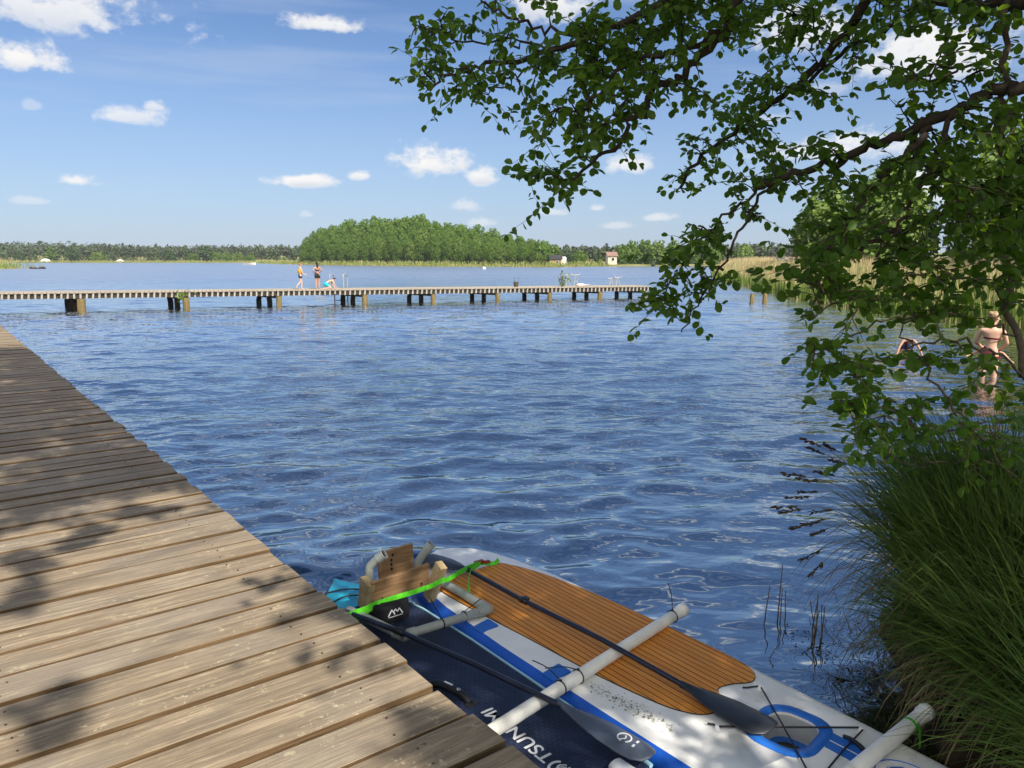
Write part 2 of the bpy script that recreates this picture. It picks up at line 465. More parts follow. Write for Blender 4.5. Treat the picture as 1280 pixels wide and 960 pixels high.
class MB:
    """collects shapes into ONE mesh object"""
    def __init__(s):
        s.v, s.f, s.m, s.s, s.r = [], [], [], [], []

    def add(s, verts, faces, mi=0, smooth=False, r=0.5):
        o = len(s.v)
        s.v.extend(tuple(p) for p in verts)
        for f in faces:
            s.f.append(tuple(i + o for i in f))
            s.m.append(mi)
            s.s.append(smooth)
            s.r.append(r)

    def box(s, c, size, rot=None, mi=0, bev=0.0, r=0.5, side_mi=None):
        bm = bmesh.new()
        bmesh.ops.create_cube(bm, size=1.0)
        bmesh.ops.scale(bm, vec=Vector(size), verts=bm.verts)
        if bev:
            bmesh.ops.bevel(bm, geom=list(bm.edges), offset=bev, segments=2, profile=0.6, affect='EDGES')
        c = Vector(c)
        vs = [((rot @ v.co) if rot is not None else v.co) + c for v in bm.verts]
        bm.verts.index_update()
        fs = [[v.index for v in f.verts] for f in bm.faces]
        bm.free()
        o_ = len(s.f)
        s.add(vs, fs, mi, False, r)
        if side_mi is not None:
            for q, f in enumerate(fs):
                a_, b_, c_ = (vs[f[0]], vs[f[1]], vs[f[2]])
                if abs((b_ - a_).cross(c_ - a_).normalized().z) < 0.5:
                    s.m[o_ + q] = side_mi

    def tube(s, pts, rad, n=8, mi=0, cap=True, smooth=True, r=0.5):
        pts = [Vector(p) for p in pts]
        if not hasattr(rad, '__len__'):
            rad = [rad] * len(pts)
        vs, fs = [], []
        up = Vector((0, 0, 1))
        t0 = (pts[1] - pts[0]).normalized()
        a = t0.cross(up if abs(t0.z) < 0.95 else Vector((1, 0, 0))).normalized()
        for i, p in enumerate(pts):
            t = (pts[min(i + 1, len(pts) - 1)] - pts[max(i - 1, 0)]).normalized()
            a = (a - t * a.dot(t)).normalized()
            b = t.cross(a)
            for k in range(n):
                ang = 2 * math.pi * k / n
                vs.append(p + (a * math.cos(ang) + b * math.sin(ang)) * rad[i])
        for i in range(len(pts) - 1):
            for k in range(n):
                k2 = (k + 1) % n
                fs.append((i * n + k, i * n + k2, (i + 1) * n + k2, (i + 1) * n + k))
        s.add(vs, fs, mi, smooth, r)
        if cap:
            s.add(vs[:n], [tuple(range(n))[::-1]], mi, False, r)
            s.add(vs[-n:], [tuple(range(n))], mi, False, r)

    def ring(s, c, axis, R_, r_, n=20, k=6, mi=0):
        axis = Vector(axis).normalized()
        q = axis.to_track_quat('Z', 'Y')
        pts = [Vector(c) + q @ Vector((math.cos(2 * math.pi * i / n) * R_, math.sin(2 * math.pi * i / n) * R_, 0)) for i in range(n + 1)]
        s.tube(pts, r_, k, mi, cap=False)

    def prism(s, outline, z0, z1, mi=0, mi_side=None, round_=0.0):
        n = len(outline)
        if mi_side is None:
            mi_side = mi
        lo = [(x, y, z0) for x, y in outline]
        hi = [(x, y, z1) for x, y in outline]
        s.add(lo + hi, [(i, (i + 1) % n, n + (i + 1) % n, n + i) for i in range(n)], mi_side)
        s.add(hi, [tuple(range(n))], mi)
        s.add(lo, [tuple(range(n))[::-1]], mi)

    def loft(s, rings, mi=0, closed=True, cap=True, smooth=True, mi_of=None):
        n = len(rings[0])
        vs = [p for rg in rings for p in rg]
        o = len(s.v)
        s.v.extend(tuple(p) for p in vs)
        for i in range(len(rings) - 1):
            for k in range(n if closed else n - 1):
                k2 = (k + 1) % n
                s.f.append((o + i * n + k, o + i * n + k2, o + (i + 1) * n + k2, o + (i + 1) * n + k))
                s.m.append(mi_of(k) if mi_of else mi)
                s.s.append(smooth)
                s.r.append(0.5)
        if cap:
            s.f.append(tuple(o + k for k in range(n))[::-1])
            s.f.append(tuple(o + (len(rings) - 1) * n + k for k in range(n)))
            s.m += [mi, mi]
            s.s += [smooth, smooth]
            s.r += [0.5, 0.5]

    def ribbon(s, pts, width, side=None, mi=0, thick=0.002):
        pts = [Vector(p) for p in pts]
        rings = []
        for i, p in enumerate(pts):
            t = (pts[min(i + 1, len(pts) - 1)] - pts[max(i - 1, 0)]).normalized()
            sd_ = (side[i] if isinstance(side, list) else side) if side is not None else Vector((0, 0, 1))
            sd_ = Vector(sd_)
            sd_ = (sd_ - t * sd_.dot(t)).normalized()
            nn = t.cross(sd_)
            rings.append([p + sd_ * width / 2 + nn * thick, p + sd_ * width / 2 - nn * thick, p - sd_ * width / 2 - nn * thick, p - sd_ * width / 2 + nn * thick])
        s.loft(rings, mi, smooth=False)

    def build(s, name, mats, parent=None, loc=None, rotz=0.0, origin=None):
        me = bpy.data.meshes.new(name)
        v = s.v
        if origin is not None:
            ox, oy, oz = origin
            v = [(a - ox, b - oy, c - oz) for a, b, c in v]
        me.from_pydata(v, [], s.f)
        if not isinstance(mats, (list, tuple)):
            mats = [mats]
        for m in mats:
            me.materials.append(m)
        me.polygons.foreach_set('material_index', s.m)
        me.polygons.foreach_set('use_smooth', s.s)
        at_ = me.attributes.new('rnd', 'FLOAT', 'FACE')
        at_.data.foreach_set('value', s.r)
        me.update()
        o = bpy.data.objects.new(name, me)
        COL.objects.link(o)
        if parent is not None:
            o.parent = parent
        if loc is not None:
            o.location = loc
        o.rotation_euler[2] = rotz
        return o


def tag(o, label=None, cat=None, group=None, kind=None):
    if label:
        o['label'] = label
    if cat:
        o['category'] = cat
    if group:
        o['group'] = group
    if kind:
        o['kind'] = kind
    return o


def empty(name, loc, rotz=0.0, label=None, cat=None, group=None):
    o = bpy.data.objects.new(name, None)
    o.empty_display_size = 0.2
    COL.objects.link(o)
    o.location = loc
    o.rotation_euler[2] = rotz
    return tag(o, label, cat, group)


def copy_tree(o, parent=None):
    c = o.copy()
    COL.objects.link(c)
    if parent is not None:
        c.parent = parent
    for ch in o.children:
        copy_tree(ch, c)
    return c


def mesh_np(name, verts, polys_flat, per, mats, parent=None, rnd_=None, hgt=None, mi=None, smooth=False):
    """fast mesh: every polygon has `per` corners"""
    me = bpy.data.meshes.new(name)
    nv, nf = len(verts), len(polys_flat) // per
    me.vertices.add(nv)
    me.vertices.foreach_set('co', np.asarray(verts, dtype=np.float32).ravel())
    me.loops.add(nf * per)
    me.loops.foreach_set('vertex_index', np.asarray(polys_flat, dtype=np.int32))
    me.polygons.add(nf)
    me.polygons.foreach_set('loop_start', np.arange(nf, dtype=np.int32) * per)
    for m in (mats if isinstance(mats, (list, tuple)) else [mats]):
        me.materials.append(m)
    if mi is not None:
        me.polygons.foreach_set('material_index', np.asarray(mi, dtype=np.int32))
    if smooth:
        me.polygons.foreach_set('use_smooth', np.ones(nf, dtype=bool))
    if rnd_ is not None:
        a = me.attributes.new('rnd', 'FLOAT', 'FACE')
        a.data.foreach_set('value', np.asarray(rnd_, dtype=np.float32))
    if hgt is not None:
        a = me.attributes.new('hgt', 'FLOAT', 'POINT')
        a.data.foreach_set('value', np.asarray(hgt, dtype=np.float32))
    me.update(calc_edges=True)
    me.validate()
    o = bpy.data.objects.new(name, me)
    COL.objects.link(o)
    if parent is not None:
        o.parent = parent
    return o


def unit(a):
    return a / (np.linalg.norm(a, axis=-1, keepdims=True) + 1e-9)


def leaves_obj(name, pos, tip, nor, size, mat_, parent=None, rr=None, origin=(0, 0, 0), width=0.80):
    """round alder-like leaves folded along the midrib: two pentagons each"""
    pos, tip, nor = np.asarray(pos) - np.asarray(origin), unit(np.asarray(tip)), np.asarray(nor)
    size = np.asarray(size)[:, None]
    side = unit(np.cross(tip, nor))
    nor = np.cross(side, tip)
    prof = [(0.0, 0.0, 0), (0.17, 0.30, 1), (0.52, 0.50, 1), (0.86, 0.34, 1), (1.0, 0.0, 0)]
    N = len(pos)
    V = np.zeros((N, 8, 3))
    fold, curl = 0.22, -0.16
    k = 0
    for (a, b, _) in prof:
        V[:, k] = pos + size * (tip * a + nor * curl * a * a)
        if b:
            V[:, k] += size * (side * b * width + nor * fold * b)
        k += 1
    for (a, b, _) in prof[1:4]:
        V[:, k] = pos + size * (tip * a + nor * curl * a * a - side * b * width + nor * fold * b)
        k += 1
    idx = np.arange(N)[:, None] * 8
    P1 = idx + np.array([0, 1, 2, 3, 4])
    P2 = idx + np.array([0, 4, 7, 6, 5])
    polys = np.concatenate([P1, P2], axis=1).reshape(-1)
    if rr is None:
        rr = rng.random(N)
    return mesh_np(name, V.reshape(-1, 3), polys, 5, mat_, parent, np.repeat(rr, 2))


def blades_obj(name, root, dirv, length, width, droop, mat_, parent=None, seg=5, origin=(0, 0, 0), rr=None, side_j=1.0, tipw=0.08, mi=None):
    """grass blades: strips that start along dirv and bend down"""
    root = np.asarray(root) - np.asarray(origin)
    d = unit(np.asarray(dirv))
    N = len(root)
    L = np.asarray(length)[:, None]
    W = np.asarray(width)[:, None]
    D = np.asarray(droop)[:, None]
    ang = rng.random(N) * math.pi * 2
    hs = np.stack([np.cos(ang), np.sin(ang), np.zeros(N)], 1)
    hz = np.stack([-d[:, 1], d[:, 0], np.zeros(N)], 1)
    side = unit(hz * (1 - 0.5 * side_j) + hs * side_j * 0.5 + 1e-4)
    V = np.zeros((N, seg + 1, 2, 3))
    hgt = np.zeros((N, seg + 1, 2))
    p = root.copy()
    cur = d.copy()
    for i in range(seg + 1):
        f = i / seg
        wv = W * (1 - (1 - tipw) * f ** 1.6)
        V[:, i, 0] = p + side * wv / 2
        V[:, i, 1] = p - side * wv / 2
        hgt[:, i] = f
        cur = unit(cur + np.array([0, 0, -1]) * D * (0.35 + f) / seg)
        p = p + cur * L / seg
    base = np.arange(N)[:, None, None] * (seg + 1) * 2
    i = np.arange(seg)[None, :, None] * 2
    q = base + i + np.array([0, 1, 3, 2])[None, None, :]
    if rr is None:
        rr = rng.random(N)
    return mesh_np(name, V.reshape(-1, 3), q.reshape(-1), 4, mat_, parent, np.repeat(rr, seg), hgt.reshape(-1), None if mi is None else np.repeat(mi, seg))


# ------------------------------------------------------------------ terrain and water
SHORE = [(-3.5, -8), (0.6, -3), (1.15, 0.6), (1.7, 1.9), (1.95, 2.9), (2.05, 3.7), (2.3, 4.5), (2.9, 5.3), (3.9, 5.9), (5.5, 6.6), (8, 7.6),
         (12, 9.5), (16.5, 14), (17.5, 21), (16.3, 28), (16.0, 34), (16.6, 43), (18.5, 55), (22.2, 79), (26, 97), (44, 135), (70, 175), (62, 207),
         (40, 205), (25.5, 203), (9.6, 187), (-18, 198), (-42, 222), (-63, 246), (-78, 268), (-96, 300), (-112, 338), (-205, 347), (-330, 349),
         (-480, 330), (-380, 150), (-160, 40), (-60, 2), (-25, -6)]
SH = np.array(SHORE, dtype=float)


def lake_dist(x, y):
    """signed distance to the shoreline, negative inside the lake"""
    x, y = np.asarray(x, float), np.asarray(y, float)
    inside = np.zeros(x.shape, bool)
    dmin = np.full(x.shape, 1e9)
    n = len(SH)
    for i in range(n):
        x1, y1 = SH[i]
        x2, y2 = SH[(i + 1) % n]
        dx, dy = x2 - x1, y2 - y1
        t = np.clip(((x - x1) * dx + (y - y1) * dy) / (dx * dx + dy * dy), 0, 1)
        dmin = np.minimum(dmin, np.hypot(x - x1 - t * dx, y - y1 - t * dy))
        cond = ((y1 > y) != (y2 > y)) & (x < (x2 - x1) * (y - y1) / (y2 - y1 + 1e-12) + x1)
        inside ^= cond
    return np.where(inside, -dmin, dmin)


def ground_z(x, y):
    d = lake_dist(x, y)
    lim = np.clip(np.hypot(x, y) * 0.05, 0.0, 1.0)
    land = 0.03 + 0.30 * (1 - np.exp(-np.maximum(d, 0) / 0.55)) + np.clip(d, 0, 60) * 0.012
    land = land + np.clip(d - 60, 0, 400) * 0.012
    bed = -0.04 - 1.6 * (1 - np.exp(np.minimum(d, 0) / 5.5))
    return np.where(d > 0, land, bed)


def polar(rs, azs, fz, name, mat_, kind, wrap):
    rr, aa = np.meshgrid(rs, azs, indexing='ij')
    x, y = rr * np.sin(aa), rr * np.cos(aa)
    z = fz(x, y, rr)
    if isinstance(z, tuple):
        x, y, z = z
    nr, na = rr.shape
    V = np.stack([x, y, z], -1).reshape(-1, 3)
    i = np.arange(nr - 1)[:, None]
    j = np.arange(na if wrap else na - 1)[None, :]
    j2 = (j + 1) % na
    q = np.stack([i * na + j, i * na + j2, (i + 1) * na + j2, (i + 1) * na + j], -1)[..., ::-1].reshape(-1)
    o = mesh_np(name, V, q, 4, mat_, smooth=True)
    return tag(o, kind=kind)


def ground_material():
    m, n, b = pmat('ground_soil_and_grass', (0.08, 0.1, 0.04), 0.95, 0.1)
    co = n.coord()
    x, y, z = n.xyz(co)
    near = n.noise(co, 3.5, 6, 0.7)
    mud = n.mix(n.step(near, 0.35, 0.7), (0.022, 0.015, 0.009), (0.085, 0.058, 0.032))
    far = n.noise(co, 0.13, 5, 0.7)
    grass = n.mix(n.step(far, 0.35, 0.65), (0.13, 0.165, 0.045), (0.27, 0.24, 0.11))
    dist = n.math('SQRT', n.math('ADD', n.math('MULTIPLY', x, x), n.math('MULTIPLY', y, y)))
    c = n.mix(n.step(dist, 8, 22), mud, grass)
    bed = n.mix(n.step(near, 0.3, 0.7), (0.035, 0.022, 0.012), (0.09, 0.058, 0.028))
    c = n.mix(n.step(z, 0.04, -0.04), c, bed)
    n.put(b.inputs['Base Color'], c)
    n.put(b.inputs['Normal'], n.bump(n.noise(co, 14, 6, 0.7), 0.8, 0.05))
    return m


def fz_ground(x, y, r):
    z = ground_z(x, y)
    nz = np.sin(x * 3.1 + 1.3 * np.sin(y * 2.2)) * np.sin(y * 2.7 + np.sin(x * 1.9)) * 0.03
    return z + nz * np.clip(1 - r / 30, 0, 1)


polar(np.concatenate([[0.02], np.geomspace(0.5, 2800, 190)]), np.linspace(0, 2 * math.pi, 420, endpoint=False), fz_ground, 'ground', ground_material(), 'structure', True)


def water_material():
    m = bpy.data.materials.new('lake_water')
    m.use_nodes = True
    n = NT(m.node_tree)
    n.n.clear()
    co = n.coord()
    x, y, z = n.xyz(co)
    dist = n.math('SQRT', n.math('ADD', n.math('MULTIPLY', x, x), n.math('MULTIPLY', y, y)))
    r1 = n.noise(n.map(co, scale=(0.75, 1.25, 1), rot=(0, 0, 0.2)), 5.2, 2, 0.45, 0.2)
    r2 = n.noise(n.map(co, scale=(0.6, 1.3, 1), rot=(0, 0, -0.25)), 1.5, 2, 0.5, 0.3)
    r3 = n.noise(n.map(co, scale=(0.55, 1.4, 1), rot=(0, 0, 0.1)), 0.45, 2, 0.5, 0.3)
    h = n.math('ADD', n.math('MULTIPLY', r1, n.step(dist, 3, 12, 0.004, 0.024)), n.math('ADD', n.math('MULTIPLY', r2, n.step(dist, 6, 30, 0.0, 0.085)), n.math('MULTIPLY', r3, n.step(dist, 15, 90, 0.0, 0.50))))
    bp = n.bump(h, 1.0, 1.0)
    gl = n.node('ShaderNodeBsdfGlossy')
    n.put(gl.inputs['Color'], n.mix(n.step(dist, 4, 34), (0.50, 0.545, 0.56), (0.95, 0.98, 1.0)))  # reflection dimmed close by, standing in for the dark crown it would mirror
    n.put(gl.inputs['Roughness'], n.step(dist, 6, 110, 0.02, 0.30))
    n.put(gl.inputs['Normal'], bp)
    df = n.node('ShaderNodeBsdfDiffuse')
    df.inputs['Color'].default_value = (0.004, 0.010, 0.026, 1)
    rf = n.node('ShaderNodeBsdfTransparent')
    rf.inputs['Color'].default_value = (0.62, 0.50, 0.36, 1)
    body = n.node('ShaderNodeMixShader')
    n.put(body.inputs[0], n.step(n.attr('hgt'), 0.0, 1.0, 0.0, 1.0))
    n.l.new(df.outputs[0], body.inputs[1])
    n.l.new(rf.outputs[0], body.inputs[2])
    fr = n.node('ShaderNodeFresnel')
    fr.inputs['IOR'].default_value = 1.33
    n.put(fr.inputs['Normal'], bp)
    mx = n.node('ShaderNodeMixShader')
    n.put(mx.inputs[0], fr.outputs[0])
    n.l.new(body.outputs[0], mx.inputs[1])
    n.l.new(gl.outputs[0], mx.inputs[2])
    n.l.new(mx.outputs[0], n.node('ShaderNodeOutputMaterial').inputs[0])
    return m


def build_water():
    rs = [0.6]
    while rs[-1] < 900:
        r = rs[-1]
        rs.append(r + (min(max(0.016, 0.0011 * r * r), 0.03 + r * 0.0042) if r < 60 else r * 0.02))
    rs = np.array(rs)
    fine = np.linspace(R(-47), R(47), 620)
    coarse = np.linspace(R(47), R(313), 60)[1:-1]
    azs = np.concatenate([fine, coarse])
    rr, aa = np.meshgrid(rs, azs, indexing='ij')
    x, y = rr * np.sin(aa), rr * np.cos(aa)
    cell = np.maximum(np.gradient(rs)[:, None] * np.ones_like(rr), rr * (R(94) / 620))
    cell = np.where(np.abs(((aa + math.pi) % (2 * math.pi)) - math.pi) > R(46.9), 10.0, cell)
    z = np.zeros_like(x)
    ox, oy = np.zeros_like(x), np.zeros_like(x)
    g = np.random.default_rng(5)
    K = 84
    lam = np.geomspace(0.13, 2.8, K)
    shel = 0.35 + 0.65 * np.clip((-lake_dist(x, y) - 0.2) / 3.0, 0, 1)
    for L in lam:
        k = 2 * math.pi / L
        th_ = g.normal(0.0, 0.50) + math.pi * 0.5 + 0.18
        kx, ky = k * math.cos(th_), k * math.sin(th_)
        slope = 0.036 * (L / 0.38) ** (0.5 if L < 0.38 else -0.66)
        a = slope / k
        ph = g.random() * 2 * math.pi
        fade = np.clip((L / cell - 3.0) / 3.0, 0, 1)
        arg = kx * x + ky * y + ph
        z += a * fade * np.cos(arg)
        s_ = np.sin(arg) * a * fade * 0.8
        ox -= s_ * math.cos(th_)
        oy -= s_ * math.sin(th_)
    x2, y2 = x + ox * shel, y + oy * shel
    z = z * shel
    V = np.stack([x2, y2, z], -1).reshape(-1, 3)
    nr, na = rr.shape
    i = np.arange(nr - 1)[:, None]
    j = np.arange(na)[None, :]
    j2 = (j + 1) % na
    q = np.stack([i * na + j, i * na + j2, (i + 1) * na + j2, (i + 1) * na + j], -1)[..., ::-1].reshape(-1)
    shallow = np.clip(1 - (-lake_dist(x, y)) / 1.9, 0, 1) * np.clip(1.6 - rr / 14, 0, 1)
    o = mesh_np('lake_water', V, q, 4, water_material(), hgt=shallow.reshape(-1), smooth=True)
    tag(o, kind='structure')


build_water()

# ------------------------------------------------------------------ near jetty (local x = n across, y = t along)
TH = math.atan2(0.606, 0.795)
DZ = 0.62


def B(n, t, z=0.0):
    c, s = math.cos(TH), math.sin(TH)
    return Vector((n * c - t * s, n * s + t * c, z))


def build_jetty():
    root = empty('boardwalk_jetty', B(1.47, 2.0, 0), TH, 'wide weathered brown plank jetty running along the left side in the foreground', 'jetty')
    org = (1.47, 2.0, 0)
    g = random.Random(3)
    mb = MB()
    t = -3.2
    pitch = 0.2235
    while t < 46:
        wd = pitch - 0.017 - g.random() * 0.024
        if t > 7:
            wd = pitch - 0.030 - g.random() * 0.014
        end = 1.445 + g.uniform(-0.018, 0.016)
        st = -1.35 + g.uniform(-0.04, 0.04)
        dz = g.uniform(-0.006, 0.006)
        rot = Matrix.Rotation(g.uniform(-0.004, 0.004), 3, 'Z') @ Matrix.Rotation(g.uniform(-0.012, 0.012), 3, 'X') @ Matrix.Rotation(g.uniform(-0.003, 0.003), 3, 'Y')
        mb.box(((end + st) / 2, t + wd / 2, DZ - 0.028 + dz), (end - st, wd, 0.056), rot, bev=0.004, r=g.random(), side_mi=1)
        for bn in (-1.05, 0.1, 1.18):
            for q in (0.25, 0.75):
                if t < 14:
                    c_ = (bn + g.uniform(-0.02, 0.02), t + wd * q + g.uniform(-0.006, 0.006), DZ + dz - 0.002)
                    mb.tube([c_, (c_[0], c_[1], c_[2] + 0.005)], 0.0042, 7, mi=2)
        t += pitch
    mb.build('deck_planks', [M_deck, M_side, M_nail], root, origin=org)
    for n_ in (-1.05, 0.1, 1.18):
        b = MB()
        b.box((n_, 21, DZ - 0.056 - 0.085), (0.12, 49, 0.16), bev=0.006)
        b.build('beam', M_beam, root, origin=org)
    t = -2.5
    while t < 46:
        for n_ in (-1.05, 1.12):
            b = MB()
            b.tube([(n_, t, DZ - 0.225), (n_, t, -1.7)], 0.10, 12)
            b.build('post', M_post_d, root, origin=org)
        t += 3.6


build_jetty()

# ------------------------------------------------------------------ helpers for outlines


def smooth_closed(pts, k=6):
    out = []
    n = len(pts)
    for i in range(n):
        p0, p1, p2, p3 = (Vector((*pts[(i + j) % n][:2], 0)) for j in (-1, 0, 1, 2))
        for q in range(k):
            t = q / k
            p = 0.5 * ((2 * p1) + (p2 - p0) * t + (2 * p0 - 5 * p1 + 4 * p2 - p3) * t * t + (3 * p1 - p0 - 3 * p2 + p3) * t ** 3)
            out.append((p.x, p.y))
    return out


def smooth_line(pts, k=6):
    pts = [Vector(p) for p in pts]
    P = [pts[0]] + pts + [pts[-1]]
    out = []
    for i in range(1, len(P) - 2):
        p0, p1, p2, p3 = P[i - 1], P[i], P[i + 1], P[i + 2]
        for q in range(k):
            t = q / k
            out.append(0.5 * ((2 * p1) + (p2 - p0) * t + (2 * p0 - 5 * p1 + 4 * p2 - p3) * t * t + (3 * p1 - p0 - 3 * p2 + p3) * t ** 3))
    out.append(pts[-1])
    return out


def rrect(cx, cy, wx, wy, rad, k=6, rot=0.0):
    out = []
    for (sx, sy, a0) in ((1, 1, 0), (-1, 1, 90), (-1, -1, 180), (1, -1, 270)):
        for i in range(k + 1):
            a = R(a0 + 90 * i / k)
            out.append((sx * (wx / 2 - rad) + rad * math.cos(a), sy * (wy / 2 - rad) + rad * math.sin(a)))
    c, s = math.cos(rot), math.sin(rot)
    return [(cx + x * c - y * s, cy + x * s + y * c) for x, y in out]


def board_body(stations, zb, zt, mi_top=0, mi_rail=1, low=0.45):
    """inflatable board: stations = (t, n_left, n_right, lift); rounded rails"""
    mb = MB()
    th_ = zt - zb
    rings = []
    for (t, nl, nr, lift) in stations:
        ring = []
        rr = min(th_ / 2, (nr - nl) / 2.01)
        for k in range(9):
            a = math.pi / 2 - math.pi * k / 8
            ring.append((nr - rr + rr * math.cos(a), t, (zb + zt) / 2 + lift + th_ / 2 * math.sin(a)))
        for k in range(9):
            a = -math.pi / 2 - math.pi * k / 8
            ring.append((nl + rr + rr * math.cos(a), t, (zb + zt) / 2 + lift + th_ / 2 * math.sin(a)))
        rings.append(ring)

    def mi_of(k):
        if k >= 17 or k == 8:
            return mi_top
        if k in (0, 16):
            return mi_top
        return mi_rail
    mb.loft(rings, mi_top, True, True, True, mi_of)
    return mb


def boolean_cut(ob, cutter_mb):
    cut = cutter_mb.build('cutter_tmp', M_white)
    cut.matrix_world = ob.matrix_world
    if ob.parent is not None:
        cut.parent = ob.parent
    md = ob.modifiers.new('cut', 'BOOLEAN')
    md.object = cut
    md.solver = 'EXACT'
    bpy.context.view_layer.update()
    dg = bpy.context.evaluated_depsgraph_get()
    me = bpy.data.meshes.new_from_object(ob.evaluated_get(dg))
    ob.modifiers.clear()
    ob.data = me
    bpy.data.objects.remove(cut)


def stations_from(outline):
    """outline: list of (t, n_left, n_right, lift) interpolated finely"""
    out = []
    for a, b in zip(outline[:-1], outline[1:]):
        for i in range(6):
            f = i / 6
            out.append(tuple(a[k] + (b[k] - a[k]) * f for k in range(4)))
    out.append(outline[-1])
    return out


# ------------------------------------------------------------------ orange-decked white board
def build_white_board():
    org = (2.87, 2.7, 0.0)
    root = empty('paddle_board', B(*org), TH, 'white inflatable board with orange teak-look deck, blue side and blue-rimmed viewing window', 'paddle board')
    zb, zt = -0.03, 0.14
    st = stations_from([(4.58, 2.74, 2.90, 0.022), (4.55, 2.64, 3.0, 0.022), (4.47, 2.52, 3.09, 0.018), (4.34, 2.43, 3.17, 0.012), (4.15, 2.37, 3.23, 0.006), (3.8, 2.335, 3.29, 0),
                        (3.2, 2.32, 3.32, 0), (2.4, 2.33, 3.34, 0), (1.6, 2.35, 3.33, 0), (0.9, 2.40, 3.30, 0), (0.5, 2.50, 3.2, 0), (0.36, 2.62, 3.08, 0)])
    body = board_body(st, zb, zt)
    hull = body.build('hull', [M_white, M_blue], root, origin=org)
    # white right rail: repaint faces on the right side
    for p in hull.data.polygons:
        if p.center.x + org[0] > 2.9:
            p.material_index = 0
    wc, wt = 2.945, 1.785
    hole = rrect(wc, wt, 0.27, 0.23, 0.085, 6, 0.15)
    cut = MB()
    cut.prism([(x - org[0], y - org[1]) for x, y in hole], -0.3, 0.4)
    boolean_cut(hull, cut)
    # deck pad
    pad = smooth_closed([(2.47, 4.02), (2.50, 3.55), (2.535, 3.15), (2.575, 2.65), (2.63, 2.30), (2.68, 2.16), (2.74, 2.09), (2.84, 2.07), (2.90, 2.11), (2.96, 2.19), (3.05, 2.18),
                         (3.16, 2.13), (3.25, 2.20), (3.275, 2.40), (3.26, 2.9), (3.23, 3.4), (3.16, 3.85), (3.05, 4.14), (2.90, 4.30), (2.70, 4.34), (2.53, 4.24)], 5)
    p = MB()
    p.prism(pad, zt - 0.004, zt + 0.006)
    p.build('deck_pad', M_teak, root, origin=org)
    # thin dark outline round the pad
    e = MB()
    e.tube([(x, y, zt + 0.003) for x, y in pad + pad[:1]], 0.0035, 5, cap=False)
    e.build('pad_edge', M_black, root, origin=org)
    # window: blue rim, grey wall, clear panel with the dark lake below
    rim = MB()
    o_ = rrect(wc + 0.005, wt + 0.0, 0.385, 0.335, 0.125, 6, 0.15)
    i_ = rrect(wc, wt, 0.272, 0.232, 0.086, 6, 0.15)
    n = len(o_)
    vs = [(x, y, zt + 0.001) for x, y in o_] + [(x, y, zt + 0.006) for x, y in [(a * 0.96 + wc * 0.04, b * 0.96 + wt * 0.04) for a, b in o_]] + [(x, y, zt + 0.006) for x, y in i_] + [(x, y, zt - 0.02) for x, y in i_]
    fs = []
    for k in range(3):
        for j in range(n):
            fs.append((k * n + j, k * n + (j + 1) % n, (k + 1) * n + (j + 1) % n, (k + 1) * n + j))
    rim.add(vs, fs, 0, True)
    win = rim.build('viewing_window', M_blue2, root, origin=org)
    wl = MB()
    wl.loft([[(x, y, zt - 0.012) for x, y in rrect(wc, wt, 0.269, 0.229, 0.084, 6, 0.15)], [(x, y, 0.0) for x, y in rrect(wc, wt, 0.245, 0.205, 0.075, 6, 0.15)]], cap=False)
    wl.build('window_wall', M_greywall, win, origin=org)
    wr = MB()
    wr.loft([[(x, y, 0.022) for x, y in rrect(wc, wt, 0.25, 0.21, 0.078, 6, 0.15)], [(x, y, 0.012) for x, y in rrect(wc, wt, 0.20, 0.16, 0.06, 6, 0.15)]], cap=False)
    wr.build('window_seal', M_blue2, win, origin=org)
    wp = MB()
    wp.prism(rrect(wc, wt, 0.24, 0.20, 0.07, 6, 0.15), 0.004, 0.010)
    wm = vmat('murky_window_panel', (0.045, 0.045, 0.030), 0.12, 0.5, 0.5, 16, dirt=(0.10, 0.09, 0.05))
    wp.build('window_panel', wm, win, origin=org)
    # blue printed stripe with thin white lines and the printed oval further back
    s = MB()
    s.prism([(2.965, 1.615), (3.085, 1.655), (3.09, 1.46), (2.965, 1.455)], zt + 0.001, zt + 0.003)
    s.prism([(2.99, 1.36), (3.05, 1.38), (3.10, 1.34), (3.10, 1.22), (2.98, 1.20)], zt + 0.001, zt + 0.003)
    s.build('blue_print', M_blue2, root, origin=org)
    s = MB()
    s.prism([(3.020, 1.625), (3.026, 1.627), (3.028, 1.455), (3.022, 1.455)], zt + 0.0035, zt + 0.0045)
    s.build('white_print_line', M_print, root, origin=org)
    s = MB()
    s.prism([(3.045, 1.376), (3.050, 1.376), (3.045, 1.21), (3.040, 1.21)], zt + 0.0035, zt + 0.0045)
    s.build('white_print_line', M_print, root, origin=org)
    ov = MB()
    ov.tube([(3.045 + 0.105 * math.cos(a), 1.285 + 0.135 * math.sin(a), zt + 0.002) for a in [2 * math.pi * k / 28 for k in range(29)]], 0.0025, 4, cap=False)
    ov.build('printed_oval', M_blue, root, origin=org)
    h = MB()
    h.tube(smooth_line([(3.10, 1.60, zt + 0.004), (3.085, 1.56, zt + 0.018), (3.065, 1.50, zt + 0.018), (3.05, 1.45, zt + 0.004)], 4), 0.010, 8)
    h.build('carry_handle', M_black, root, origin=org)
    # bungee cords over the window
    zc = zt + 0.012
